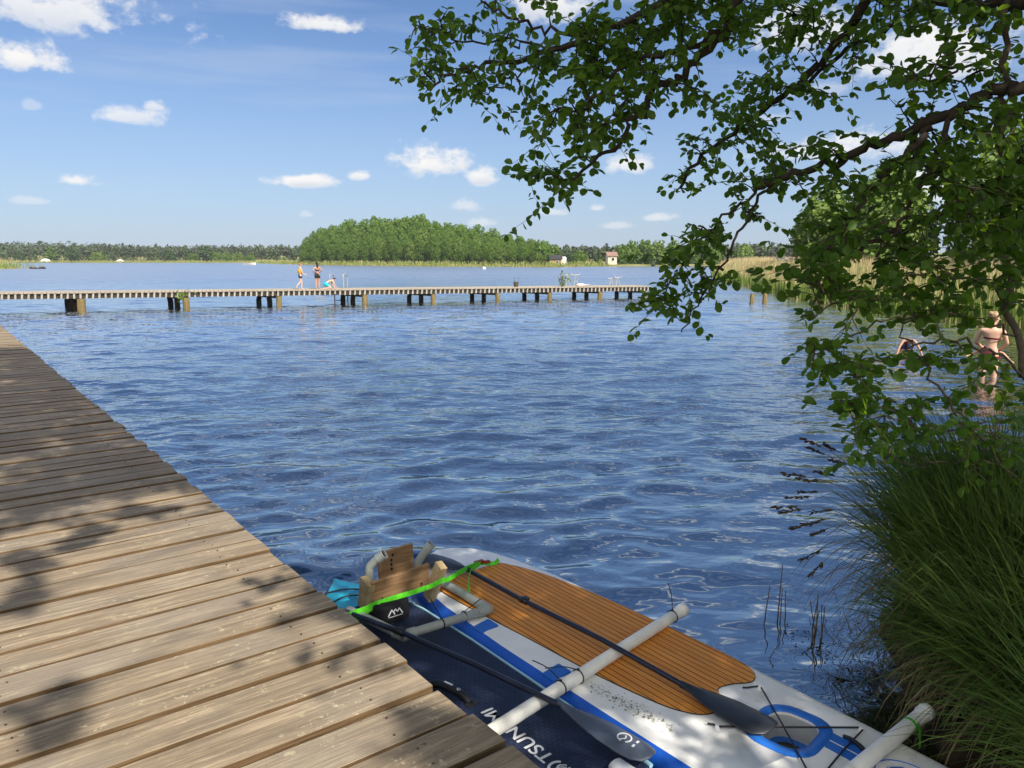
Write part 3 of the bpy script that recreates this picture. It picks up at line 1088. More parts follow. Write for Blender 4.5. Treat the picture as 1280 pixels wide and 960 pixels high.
    for pts in ([(3.135, 2.06), (2.935, 1.80), (2.74, 1.555)], [(2.70, 1.985), (2.945, 1.79), (3.205, 1.59)], [(3.20, 1.57), (2.99, 1.545), (2.72, 1.50)],
                [(3.135, 2.075), (3.08, 2.10), (3.06, 2.115)], [(2.70, 2.0), (2.68, 2.03)]):
        c = MB()
        c.tube([(a, b, zc) for a, b in pts], 0.0045, 6)
        c.build('bungee_cord', M_black, root, origin=org)
    for (a, b) in ((3.135, 2.067), (2.70, 1.99), (3.205, 1.58), (2.73, 1.53)):
        c = MB()
        c.tube([(a, b, zt), (a, b, zt + 0.016)], [0.014, 0.009], 10)
        c.build('cord_anchor', M_white, root, origin=org)
    # blue fixing patches on the side
    for t in (3.44, 2.80):
        c = MB()
        c.box((2.425, t, zt - 0.004), (0.12, 0.10, 0.018), Matrix.Rotation(-0.15, 3, 'Y'), bev=0.006)
        c.build('side_patch', M_blue2, root, origin=org)
    # dried weed sticking to the white margin
    g = random.Random(8)
    pos, tip, nor, sz = [], [], [], []
    for k in range(280):
        f = g.random()
        t = 2.62 - 0.52 * f + g.gauss(0, 0.02)
        n_ = 2.475 + 0.06 * f + g.gauss(0, 0.022)
        if g.random() < 0.25:
            t, n_ = 2.70 + g.gauss(0, 0.02), 2.45 + g.gauss(0, 0.012)
        pos.append((n_, t, zt + 0.004 + g.random() * 0.004))
        tip.append((g.uniform(-1, 1), g.uniform(-1, 1), g.uniform(-0.2, 0.3)))
        nor.append((0.2, 0.2, 1))
        sz.append(g.uniform(0.004, 0.012))
    leaves_obj('dried_weed', pos, tip, nor, sz, leaf_mat('olive_dried_weed', (0.10, 0.09, 0.025), (0.28, 0.25, 0.09), (0.1, 0.1, 0.02), 0.1), root, origin=org)
    return root


build_white_board()


# ------------------------------------------------------------------ navy board
def text_mesh(txt, size, extrude=0.0008, offset=0.0):
    cu = bpy.data.curves.new('lettering_tmp', 'FONT')
    cu.body = txt
    cu.size = size
    cu.extrude = extrude
    cu.offset = offset
    cu.align_x = 'LEFT'
    o = bpy.data.objects.new('lettering_tmp', cu)
    COL.objects.link(o)
    bpy.context.view_layer.update()
    dg = bpy.context.evaluated_depsgraph_get()
    me = bpy.data.meshes.new_from_object(o.evaluated_get(dg))
    bpy.data.objects.remove(o)
    return me


def add_text(mb, txt, size, origin, xdir, ydir, length=None, offset=0.0, mi=0, hscale=1.0):
    me = text_mesh(txt, size, offset=offset)
    xs = [v.co.x for v in me.vertices]
    sc = 1.0 if length is None else length / (max(xs) - min(xs))
    xd, yd = Vector(xdir).normalized(), Vector(ydir).normalized()
    zd = xd.cross(yd)
    vs = [Vector(origin) + xd * (v.co.x - min(xs)) * sc + yd * v.co.y * hscale + zd * v.co.z for v in me.vertices]
    mb.add(vs, [tuple(p.vertices) for p in me.polygons], mi)
    bpy.data.meshes.remove(me)


def build_navy_board():
    org = (2.0, 2.9, 0.0)
    root = empty('paddle_board', B(*org), TH, 'dark navy inflatable board with cyan tip and white lettering moored against the jetty', 'paddle board')
    zb, zt = -0.03, 0.105
    st = stations_from([(4.58, 1.97, 2.03, 0.05), (4.52, 1.91, 2.09, 0.045), (4.40, 1.82, 2.17, 0.035), (4.2, 1.74, 2.25, 0.02), (3.9, 1.66, 2.315, 0.005), (3.4, 1.61, 2.34, 0),
                        (2.8, 1.595, 2.345, 0), (2.2, 1.61, 2.34, 0), (1.8, 1.65, 2.31, 0), (1.4, 1.72, 2.25, 0), (1.25, 1.78, 2.19, 0)])
    body = board_body(st, zb, zt)
    hull = body.build('hull', [M_cyan, M_navy_rail], root, origin=org)

    def lift(t):
        for a, b in zip(st[:-1], st[1:]):
            if b[0] <= t <= a[0]:
                f = (a[0] - t) / (a[0] - b[0] + 1e-9)
                return a[3] + (b[3] - a[3]) * f
        return 0

    def sheet(mb, rows, h):
        vs, fs = [], []
        for (t, a, b) in rows:
            for k in range(7):
                vs.append((a + (b - a) * k / 6, t, zt + lift(t) + h))
        for i in range(len(rows) - 1):
            for k in range(6):
                fs.append((i * 7 + k, i * 7 + k + 1, i * 7 + k + 8, i * 7 + k + 7))
        mb.add(vs, fs)
        # skirt
        n = len(rows)
        for k in (0, 6):
            vv, ff = [], []
            for i, (t, a, b) in enumerate(rows):
                x = a if k == 0 else b
                vv += [(x, t, zt + lift(t) + h), (x, t, zt + lift(t) - 0.004)]
            for i in range(n - 1):
                ff.append((2 * i, 2 * i + 1, 2 * i + 3, 2 * i + 2))
            mb.add(vv, ff)
    rows = []
    for i in range(60):
        t = 4.16 - (4.16 - 2.02) * i / 59
        nl = min(x for x in [np.interp(-t, [-q[0] for q in st], [q[1] for q in st])]) + 0.06
        nr = np.interp(-t, [-q[0] for q in st], [q[2] for q in st]) - 0.045
        k = min(1.0, (4.16 - t) / 0.10)
        mid = (nl + nr) / 2
        kk = math.sqrt(max(0.05, 1 - (1 - k) ** 2))
        rows.append((t, mid + (nl - mid) * kk, mid + (nr - mid) * kk))
    p = MB()
    sheet(p, rows, 0.006)
    p.build('deck_pad', M_croc, root, origin=org)
    ln = MB()
    ln.tube([(r[2] + 0.012, r[0], zt + lift(r[0]) + 0.004) for r in rows[3:]], [0.007 + 0.005 * max(0, min(1, 3.0 - r[0])) for r in rows[3:]], 6)
    ln.build('edge_piping', M_line, root, origin=org)
    p = MB()
    rows2 = []
    for i in range(20):
        t = 2.0 - 0.7 * i / 19
        nl = np.interp(-t, [-q[0] for q in st], [q[1] for q in st]) + 0.06
        nr = np.interp(-t, [-q[0] for q in st], [q[2] for q in st]) - 0.05
        rows2.append((t, nl, nr))
    sheet(p, rows2, 0.008)
    p.build('kick_pad', M_rib, root, origin=org)
    # lettering: reads along +t, letter tops towards the jetty
    zl = zt + 0.0075
    lt = MB()
    add_text(lt, 'TSUNAMI', 0.098, (2.0, 2.31, zl), (0, 1, 0), (-1, 0, 0), length=0.475, offset=0.001)
    lt.build('lettering', M_print, root, origin=org)
    lg = MB()
    c0 = Vector((1.965, 2.245, zl))
    out = []
    for k in range(25):
        a = R(40 + 290 * k / 24)
        out.append(c0 + Vector((0.045 * math.cos(a), 0.045 * math.sin(a), 0)))
    lg.ribbon(out, 0.012, [Vector((p_.x - c0.x, p_.y - c0.y, 0)) for p_ in out], thick=0.0008)
    for q in range(3):
        out = smooth_line([c0 + Vector((0.040 - q * 0.010, -0.004 - q * 0.012, 0)), c0 + Vector((0.015 - q * 0.008, 0.016 - q * 0.010, 0)), c0 + Vector((-0.012 - q * 0.004, 0.006 - q * 0.006, 0))], 4)
        lg.ribbon(out, 0.006, [Vector((0.6, 0.8, 0))] * len(out), thick=0.0008)
    lg.build('wave_emblem', M_print, root, origin=org)
    # centre handle
    h = MB()
    ax = [(1.855, 3.14, zt + 0.008), (1.885, 3.10, zt + 0.028), (1.91, 3.0, zt + 0.034), (1.93, 2.93, zt + 0.026), (1.935, 2.88, zt + 0.008)]
    h.tube(smooth_line(ax, 5), 0.019, 10)
    h.box((1.852, 3.145, zt + 0.008), (0.07, 0.04, 0.006), bev=0.002)
    h.box((1.94, 2.87, zt + 0.008), (0.07, 0.04, 0.006), bev=0.002)
    hd = h.build('carry_handle', M_black, root, origin=org)
    hl = MB()
    hl.box((1.908, 3.03, zt + 0.0535), (0.010, 0.055, 0.0012), Matrix.Rotation(0.25, 3, 'Z'))
    hl.build('handle_print', M_print, hd, origin=org)
    hl = MB()
    hl.ring((1.920, 2.955, zt + 0.052), (0.1, 0, 1), 0.009, 0.002, 14, 4)
    hl.build('handle_emblem', M_print, hd, origin=org)
    # nose cord
    c = MB()
    c.tube(smooth_line([(1.86, 4.42, zt + 0.04), (1.99, 4.36, zt + 0.055), (2.10, 4.27, zt + 0.045), (2.08, 4.22, zt + 0.04), (1.94, 4.28, zt + 0.05), (1.80, 4.25, zt + 0.035)], 5), 0.005, 6)
    c.build('bungee_cord', M_black, root, origin=org)
    c = MB()
    c.tube([(2.10, 4.27, zt + 0.03), (2.10, 4.27, zt + 0.055)], 0.014, 8)
    c.build('cord_anchor', M_black, root, origin=org)
    # tail strap and its pale strip
    c = MB()
    c.ribbon(smooth_line([(2.28, 1.98, zt + 0.012), (2.30, 1.80, zt + 0.014), (2.26, 1.55, zt + 0.014), (2.20, 1.35, zt + 0.012)], 5), 0.035, Vector((1, 0, 0)), thick=0.004)
    c.build('tail_strap', M_black, root, origin=org)
    return root


build_navy_board()

# ------------------------------------------------------------------ white cross pipes with zip ties
def cross_pipe(t0, n0, t1, n1, z, label, ties, caps=(True, True), tape=None):
    p0, p1 = Vector((n0, t0, z)), Vector((n1, t1, z))
    d = (p1 - p0).normalized()
    org = tuple((p0 + p1) / 2)
    root = empty('crossbar_pipe', B(*org), TH, label, 'pipe', 'white plastic pipes laid across the two boards')
    mb = MB()
    r = 0.033
    n = 24
    rings = []
    a = Vector((0, 0, 1))
    b = d.cross(a)
    L = (p1 - p0).length
    prof = [(0, r * 0.8), (0, r), (L - 0.13, r), (L - 0.12, r), (L - 0.02, r), (L - 0.02, r * 1.17), (L + 0.018, r * 1.19), (L + 0.024, r * 1.12)]
    for (s_, q) in prof:
        rings.append([p0 + d * s_ + (a * math.cos(2 * math.pi * k / n) + b * math.sin(2 * math.pi * k / n)) * q for k in range(n)])
    mb.loft(rings, smooth=True, cap=True)
    o = mb.build('tube', M_pipe, root, origin=org)
    if tape is not None:
        mb = MB()
        c = p0 + d * tape
        mb.loft([[c + d * q + (a * math.cos(2 * math.pi * k / n) + b * math.sin(2 * math.pi * k / n)) * (r + 0.0022) for k in range(n)] for q in (-0.009, 0.009)], cap=False)
        mb.ribbon(smooth_line([c + Vector((0.02, -r * 0.9, 0.02)), c + Vector((0.03, -r - 0.006, -0.04)), c + Vector((0.03, -r - 0.01, -0.10))], 4), 0.018, d, thick=0.001)
        mb.build('lime_tape', M_lime, root, origin=org)
    for (s_, tail) in ties:
        mb = MB()
        c = p0 + d * s_
        mb.ring(c, d, r + 0.003, 0.0035, 20, 6)
        st = c + a * (r + 0.003)
        mb.box(st + a * 0.003, (0.010, 0.010, 0.010))
        if tail:
            mb.tube(smooth_line([st, st + Vector(tail) * 0.5 + Vector((0.01, 0, 0.01)), st + Vector(tail)], 4), 0.0028, 5)
        mb.build('zip_tie', M_black, root, origin=org)
    return root


cross_pipe(2.525, 1.66, 2.83, 3.44, 0.175, 'longer white pipe across the middle of both boards, under the two paddles',
           [(0.66, (-0.10, 0.10, 0.10)), (0.80, (-0.10, 0.14, -0.02)), (1.70, (0.02, 0.06, 0.15))])
cross_pipe(1.40, 1.70, 1.445, 3.52, 0.178, 'white capped pipe at the lower right corner with lime green tape, behind the viewing window', [], tape=1.66)


# ------------------------------------------------------------------ paddles
def paddle(label, pts, blades, z_joints, mat_blade, emblem=False):
    root_p = Vector(pts[0])
    root = empty('paddle', B(*root_p), TH, label, 'paddle', 'dark paddles lying on the boards')
    mb = MB()
    mb.tube(pts, 0.0145, 12)
    mb.build('shaft', M_shaft, root, origin=root_p)
    for (i0, f) in z_joints:
        mb = MB()
        a, b = Vector(pts[i0]), Vector(pts[i0 + 1])
        c = a.lerp(b, f)
        d = (b - a).normalized()
        mb.tube([c - d * 0.035, c - d * 0.03, c + d * 0.03, c + d * 0.035], [0.016, 0.020, 0.020, 0.016], 12)
        mb.box(c + Vector((0.018, 0, 0.010)), (0.022, 0.045, 0.016), bev=0.004)
        mb.build('joint_clamp', M_black, root, origin=root_p)
    for bi, (base, tip_, half, roll) in enumerate(blades):
        base, tip_ = Vector(base), Vector(tip_)
        d = (tip_ - base)
        L = d.length
        d.normalize()
        side = d.cross(Vector((0, 0, 1))).normalized()
        nn = side.cross(d)
        side, nn = side * math.cos(roll) + nn * math.sin(roll), nn * math.cos(roll) - side * math.sin(roll)
        prof = [(-0.04, 0.014, 0.014), (0.03, 0.018, 0.014), (0.12, 0.034, 0.012), (0.28, 0.066, 0.008), (0.5, 0.092, 0.006), (0.72, 0.10, 0.005), (0.86, 0.094, 0.005), (0.95, 0.070, 0.004), (0.99, 0.040, 0.004), (1.0, 0.015, 0.003)]
        mb = MB()
        rings = []
        for (f, w_, th_) in prof:
            w_ *= half / 0.10
            c = base + d * L * f
            ring = []
            for k in range(16):
                a = 2 * math.pi * k / 16
                x, y = math.cos(a) * w_, math.sin(a) * th_
                cup = 0.30 * max(0, f) * (x * x) / max(w_, 0.01)
                rib = 0.008 * max(0, 1 - abs(x) / 0.018) * max(0, 1 - f * 1.3) if y > 0 else 0
                ring.append(c + side * x + nn * (y - cup + rib))
            rings.append(ring)
        mb.loft(rings)
        bl = mb.build('blade', mat_blade, root, origin=root_p)
        if emblem and bi == 0:
            e = MB()
            c = base + d * L * 0.70 + nn * 0.007
            ring = [c + side * 0.034 * math.cos(2 * math.pi * k / 20) + d * 0.030 * math.sin(2 * math.pi * k / 20) - nn * 0.001 for k in range(21)]
            e.ribbon(ring[2:], 0.007, [p_ - c for p_ in ring[2:]], thick=0.0012)
            e.ribbon(smooth_line([c + side * 0.030 - d * 0.01, c + side * 0.004 + d * 0.006, c - side * 0.016 - d * 0.002], 4), 0.006, d, thick=0.0012)
            e.ribbon([c + d * 0.055 - side * 0.03 - nn * 0.004, c + d * 0.055 + side * 0.03 - nn * 0.004], 0.010, d, thick=0.0012)
            e.build('blade_emblem', M_print, bl, origin=root_p)
    return root


paddle('two-bladed black paddle lying along the orange deck of the white board', [(2.725, 4.07, 0.20), (2.715, 3.48, 0.215), (2.735, 2.78, 0.232), (2.79, 2.25, 0.19)],
       [((2.79, 2.26, 0.188), (2.905, 1.82, 0.165), 0.132, 0.16), ((2.725, 4.06, 0.20), (2.615, 4.50, 0.205), 0.095, 0.05)], [(1, 0.05)], M_blade)
paddle('single-bladed dark paddle with grey printed blade lying along the navy board', [(1.80, 4.06, 0.19), (1.925, 3.56, 0.215), (2.05, 3.0, 0.225), (2.16, 2.45, 0.225)],
       [((2.16, 2.46, 0.225), (2.285, 2.0, 0.18), 0.092, 0.12)], [(1, 0.0)], M_blade2, True)


# ------------------------------------------------------------------ wooden motor mount on its grey pipe frame
def build_mount():
    org = (2.2, 3.95, 0.12)
    root = empty('motor_mount', B(*org), TH, 'wooden box bolted to a grey pipe frame across the far ends of both boards', 'motor mount')
    g = MB()
    r = 0.026
    z = 0.175
    path = [(1.85, 4.05, z), (1.895, 3.85, z), (1.945, 3.60, z), (1.975, 3.57, z), (2.24, 3.56, z), (2.50, 3.55, z), (2.525, 3.575, z), (2.525, 3.80, z), (2.51, 4.14, z)]
    g.tube(path, r, 16)
    for (a, b) in (((1.935, 3.64, z), (1.955, 3.575, z)), ((1.945, 3.572, z), (2.03, 3.567, z)), ((2.45, 3.553, z), (2.525, 3.55, z)), ((2.525, 3.54, z), (2.525, 3.62, z))):
        g.tube([a, b], r * 1.2, 16)
    g.build('pipe_frame', M_gpipe, root, origin=org)
    # upright stubs with elbows, their bores drawn as dark discs
    for pts in ([(1.985, 4.02, 0.20), (1.985, 4.03, 0.39), (2.0, 4.02, 0.44), (2.055, 3.97, 0.505)], [(2.405, 4.16, 0.18), (2.405, 4.17, 0.27), (2.41, 4.17, 0.31), (2.48, 4.13, 0.42)]):
        g = MB()
        sp = smooth_line(pts, 4)
        g.tube(sp, r, 16, cap=False)
        e0, e1 = sp[-2], sp[-1]
        d = (e1 - e0).normalized()
        g.tube([e1 - d * 0.05, e1 + d * 0.002], r * 1.18, 16, cap=False)
        st = g.build('pipe_upright', M_gpipe, root, origin=org)
        h = MB()
        h.tube([e1 - d * 0.012, e1 - d * 0.008], r * 1.17, 16)
        h.build('bore_shade', M_hole, st, origin=org)  # dark disc painting the shade inside the pipe end
        h = MB()
        h.ring(e1 + d * 0.001, d, r * 1.08, 0.0045, 20, 6)
        h.build('pipe_lip', M_gpipe, st, origin=org)
    tilt = Matrix.Rotation(R(12), 3, 'X')
    f = MB()
    f.box((2.15, 3.95, 0.295), (0.40, 0.024, 0.165), Matrix.Rotation(R(-3), 3, 'Y') @ tilt, bev=0.003)
    f.build('front_board', M_box, root, origin=org)
    f = MB()
    f.box((2.215, 4.12, 0.350), (0.245, 0.024, 0.22), Matrix.Rotation(R(-2), 3, 'Y'), bev=0.003, r=0.9)
    for (dx, dz) in ((-0.03, 0.02), (-0.03, -0.01), (-0.028, -0.04), (-0.02, 0.05)):
        f.box((2.205 + dx, 4.105, 0.375 + dz), (0.010, 0.006, 0.016), mi=1)
    f.build('back_board', [M_box, M_hole], root, origin=org)
    f = MB()
    f.box((1.945, 4.0, 0.265), (0.045, 0.11, 0.20), Matrix.Rotation(R(14), 3, 'X'), bev=0.003)
    f.build('side_block', M_box2, root, origin=org)
    f = MB()
    f.box((2.372, 3.905, 0.268), (0.05, 0.075, 0.27), Matrix.Rotation(R(22), 3, 'X') @ Matrix.Rotation(R(7), 3, 'Y'), bev=0.003)
    f.build('side_block', M_box2, root, origin=org)
    f = MB()
    f.box((2.15, 4.05, 0.245), (0.38, 0.17, 0.02), bev=0.003, r=0.2)
    f.build('base_board', M_box, root, origin=org)
    for (dx, dz) in ((-0.16, 0.05), (-0.08, 0.03), (0.10, 0.055), (0.18, 0.05), (0.17, -0.03), (-0.15, -0.05)):
        f = MB()
        f.tube([(2.15 + dx * 0.85, 3.942, 0.295 + dz), (2.15 + dx * 0.85, 3.932, 0.293 + dz)], 0.005, 8)
        f.build('screw', M_black, root, origin=org)
    for (n_, tail) in ((2.205, (-0.05, 0.10, 0.16)), (2.36, (0.13, 0.02, 0.035))):
        c = MB()
        c.ring((n_, 3.562, z), (1, 0, 0), r + 0.003, 0.004, 18, 6)
        s0 = Vector((n_, 3.562, z + r + 0.003))
        c.tube(smooth_line([s0, s0 + Vector(tail) * 0.5, s0 + Vector(tail)], 3), 0.003, 5)
        c.build('zip_tie', M_black, root, origin=org)
    return root


build_mount()

sp = smooth_line([(1.80, 3.95, 0.20), (1.90, 3.93, 0.215), (1.94, 3.925, 0.225), (2.03, 3.905, 0.242), (2.17, 3.89, 0.25), (2.31, 3.86, 0.27), (2.39, 3.845, 0.295), (2.44, 3.87, 0.275), (2.60, 3.97, 0.25), (2.75, 4.08, 0.21), (2.90, 4.16, 0.178)], 5)
mb = MB()
mb.ribbon(sp, 0.030, Vector((0, 0.25, 1)), thick=0.0015)
mb.ribbon(smooth_line([(1.985, 3.90, 0.235), (1.90, 3.92, 0.20), (1.83, 3.92, 0.165), (1.79, 3.92, 0.17)], 4), 0.028, Vector((0, 0.25, 1)), thick=0.0015)
mb.ribbon(smooth_line([(2.53, 3.76, 0.21), (2.57, 3.83, 0.235), (2.72, 4.02, 0.21), (2.88, 4.14, 0.182)], 4), 0.028, Vector((0.3, 0.1, 1)), thick=0.0015)
mb.ribbon(smooth_line([(2.89, 4.16, 0.178), (2.94, 4.155, 0.166), (2.99, 4.12, 0.165), (3.03, 4.13, 0.18)], 4), 0.028, Vector((0.1, 0.5, 1)), thick=0.0015)
so = mb.build('ratchet_strap', M_strap, origin=(2.24, 3.87, 0.27), loc=B(2.24, 3.87, 0.27), rotz=TH)
tag(so, 'bright lime green webbing strap wrapped round the wooden box', 'strap')
mb = MB()
mb.box((2.885, 4.16, 0.185), (0.07, 0.035, 0.022), bev=0.005)
mb.box((2.945, 4.15, 0.176), (0.04, 0.03, 0.015), bev=0.004)
mb.build('buckle', M_red, so, origin=(2.24, 3.87, 0.27))


def build_pouch():
    org = (2.07, 3.86, 0.11)
    root = empty('pump_bag', B(*org), TH, 'black fabric pouch with white mountain emblem under the wooden box', 'bag')
    mb = MB()
    rings = []
    for (z, s_) in ((0.11, 0.92), (0.12, 1.0), (0.16, 1.04), (0.205, 1.03), (0.225, 0.98), (0.232, 0.85)):
        rings.append([(2.055 + (x - 2.055) * s_, 3.92 + (y - 3.92) * s_, z) for x, y in rrect(2.055, 3.92, 0.23, 0.15, 0.06, 5)])
    mb.loft(rings)
    body = mb.build('pouch_body', M_bag, root, origin=org)
    e = MB()
    x0, y0, z0 = 2.005, 3.8395, 0.168

    def seg(pts, w_=0.007):
        e.ribbon([(x0 + a, y0, z0 + b) for a, b in pts], w_, Vector((0, 0, 1)) if abs(pts[0][0] - pts[1][0]) > abs(pts[0][1] - pts[1][1]) else Vector((1, 0, 0)), thick=0.0012)
    seg([(0.0, 0.0), (0.024, 0.036)])
    seg([(0.024, 0.036), (0.044, 0.004)])
    seg([(0.036, 0.018), (0.048, 0.036)])
    seg([(0.048, 0.036), (0.062, 0.016)])
    seg([(0.062, 0.016), (0.074, 0.036)])
    seg([(0.074, 0.036), (0.096, 0.0)])
    seg([(0.0, -0.008), (0.096, -0.008)], 0.003)
    e.build('emblem', M_print, body, origin=org)
    return root


build_pouch()

# white bailer tucked between the boards under the grey blade
mb = MB()
c0 = Vector((2.145, 2.10, 0.125))
rings = []
for (s_, w_, h_) in ((0.0, 0.030, 0.02), (0.01, 0.040, 0.035), (0.10, 0.050, 0.045), (0.20, 0.060, 0.05), (0.30, 0.068, 0.05), (0.31, 0.060, 0.04)):
    rings.append([c0 + Vector((-0.045 * s_ / 0.3 + w_ * math.cos(2 * math.pi * k / 16), -s_, h_ * 0.6 + h_ * 0.6 * math.sin(2 * math.pi * k / 16))) for k in range(16)])
mb.loft(rings)
o = mb.build('bailer', M_white, origin=tuple(c0), loc=B(*c0), rotz=TH)
tag(o, 'white plastic scoop tucked beneath the printed grey paddle blade', 'bailer')


# ------------------------------------------------------------------ far pier
PF0, PF1 = Vector((-19.6, 33.3, 0)), Vector((8.0, 44.5, 0))     # its near edge
PD = (PF1 - PF0).normalized()
PN = Vector((PD.y, -PD.x, 0))                                    # towards the camera
PROT = math.atan2(PD.y, PD.x)


def pz(s):
    return 0.79 - 0.0045 * s                                     # deck height s metres along


def pier_s(u, off=0.0):
    """metres along the pier of the point seen at photo column u"""
    k = (u - 640) / 960 / math.cos(PITCH)
    # x = k * y approximately (row near the horizon)
    p = PF0 - PN * off
    kk = (u - 640) / 960 * 1.0
    return (kk * p.y * 1.0 - p.x) / (PD.x - kk * PD.y)


def PP(s, w, z=0.0):
    return PF0 + PD * s - PN * w + Vector((0, 0, z))


def build_pier():
    root = empty('bathing_pier', PF0, PROT, 'long low wooden pier with greyish slatted edge crossing the lake on short posts', 'pier')
    g = random.Random(5)
    L = (PF1 - PF0).length
    Wd = 1.9
    mb = MB()
    s = -12.0
    while s < L:
        mb.box((s, Wd / 2 + g.uniform(-0.02, 0.02), pz(s) - 0.025), (0.15, Wd + 0.16, 0.05), None, r=g.random())
        s += 0.172
    mb.build('deck_planks', M_pier, root)
    mb = MB()
    s = -12.0
    while s < L:
        mb.box((s, -0.045, pz(s) - 0.17), (0.075, 0.05, 0.21), Matrix.Rotation(0.10 + g.uniform(-0.05, 0.05), 3, 'Y'), r=g.random())
        s += 0.243
    mb.build('edge_slats', M_slat, root)
    for w_ in (0.05, 0.95, 1.85):
        mb = MB()
        a, b = (-12, w_, pz(-12) - 0.17), (L, w_, pz(L) - 0.17)
        mb.box(((a[0] + b[0]) / 2, w_, (a[2] + b[2]) / 2), (L + 12, 0.10, 0.2), Matrix.Rotation(math.atan2(pz(-12) - pz(L), L + 12), 3, 'Y'))
        mb.build('beam', M_post_d, root)
    bents = [104, 234, 350, 457, 542, 621, 687, 750, 804]
    ss = [pier_s(u) for u in bents] + [pier_s(104) - 4.6, pier_s(104) - 9.0]
    for i, s in enumerate(ss):
        mb = MB()
        mb.box((s - 0.38, 0.95, pz(s) - 0.33), (0.18, 2.2, 0.12), Matrix.Rotation(math.atan(0.40), 3, 'Z'))
        mb.build('cross_beam', M_post_d, root)
        for j, w_ in enumerate((-0.02, 0.95, 1.85)):
            mb = MB()
            k = 1.25 if i == 0 else 0.9
            r_ = 0.15 * k * g.uniform(0.9, 1.1) if j == 0 else 0.135 * k
            x0 = g.uniform(-0.05, 0.05)
            top = pz(s) - (0.30 if j == 0 else 0.38)
            sk = -0.40 * w_
            mb.tube([(s + sk + x0 * 0.3, w_, top), (s + sk + x0, w_, 0.2), (s + sk + x0, w_, -1.6)], [r_, r_ * 1.02, r_ * 1.1], 12)
            mb.build('post', M_post_l if j == 0 else M_post_d, root)  # back posts coloured dark for the shade under the deck, front ones light
    # weeds that root in the timber
    for u in (231,):
        s = pier_s(u)
        N = 36
        pos = np.stack([s + rng.normal(0, 0.16, N), rng.normal(-0.1, 0.05, N), pz(s) - 0.2 + rng.normal(0, 0.16, N)], 1)
        st_ = MB()
        for q in range(7):
            st_.tube([(s, -0.06, pz(s) - 0.3), tuple(pos[q * 4])], 0.012, 4)
        st_.build('weed_stem', M_barkl, root)
        leaves_obj('weed_tuft', pos, rng.normal(0, 1, (N, 3)), rng.normal(0, 1, (N, 3)), rng.uniform(0.10, 0.2, N), M_tree2, root)
    return root


build_pier()

# ladder on the pier: two bent handrails going down into the water
s0 = pier_s(427, 1.0)
root = empty('swim_ladder', PP(s0, 1.9, pz(s0)), PROT, 'metal bathing ladder with two bent handrails beside the crouching boy', 'ladder')
for dx in (-0.42, 0.25):
    mb = MB()
    zz = 0.62
    mb.tube(smooth_line([(dx, -0.35, 0), (dx, -0.35, zz), (dx + 0.06, -0.2, zz + 0.06), (dx + 0.26, 0.12, zz + 0.03), (dx + 0.30, 0.22, zz - 0.2), (dx + 0.30, 0.24, -0.9), (dx + 0.30, 0.24, -1.5)], 4), 0.03, 8)
    mb.build('handrail', M_mast, root)
for k in range(3):
    mb = MB()
    mb.tube([(-0.12, 0.24, -0.35 - k * 0.3), (0.55, 0.24, -0.35 - k * 0.3)], 0.02, 8)
    mb.build('rung', M_mast, root)

# wire basket hanging below the deck and a thin pole
s1 = pier_s(402)
root = empty('wire_basket', PP(s1, -0.12, 0.10), PROT, 'small wire basket hanging below the pier under the standing girl', 'basket')
mb = MB()
for z in (0.12, 0.30):
    pts = [(0.20 * a, 0.12 * b, z) for a, b in ((-1, -1), (1, -1), (1, 1), (-1, 1), (-1, -1))]
    mb.tube(pts, 0.008, 5)
for k in range(5):
    for y in (-0.12, 0.12):
        mb.tube([(-0.2 + 0.1 * k, y, 0.12), (-0.2 + 0.1 * k, y, 0.30)], 0.006, 4)
mb.build('wire_cage', M_mast, root)
mb = MB()
mb.tube([(-0.2, 0, 0.3), (-0.26, 0.05, 0.56)], 0.006, 4)
mb.build('hanger', M_mast, root)
mb = MB()
mb.tube([(0.2, 0, 0.3), (0.16, 0.05, 0.56)], 0.006, 4)
mb.build('hanger', M_mast, root)
s1 = pier_s(419)
mb = MB()
mb.tube([(0, 0, 0.52), (0, 0, 0.1), (0.01, 0, -0.9)], [0.03, 0.028, 0.028], 8)
mb.box((0, 0, 0.50), (0.09, 0.07, 0.05), bev=0.01)
tag(mb.build('mooring_pole', M_post_d, loc=PP(s1, -0.12, 0)), 'thin dark pole hanging from the pier below the ladder', 'pole')


def pier_item(name, u, w_, label, cat, group=None):
    s = pier_s(u, w_)
    return empty(name, PP(s, w_, pz(s)), PROT, label, cat, group)


root = pier_item('bucket', 645, 0.9, 'small dark bucket with two sticks standing on the pier', 'bucket')
mb = MB()
mb.tube([(0, 0, 0), (0, 0, 0.26)], [0.11, 0.15], 14, cap=False)
mb.tube([(0, 0, 0.01), (0, 0, 0.02)], 0.11, 14)
mb.build('pail', M_beam, root)
for dx in (-0.05, 0.07):
    mb = MB()
    mb.tube([(dx, 0, 0.02), (dx * 2.2, 0, 0.52)], 0.012, 6)
    mb.build('stick', M_barkl, root)
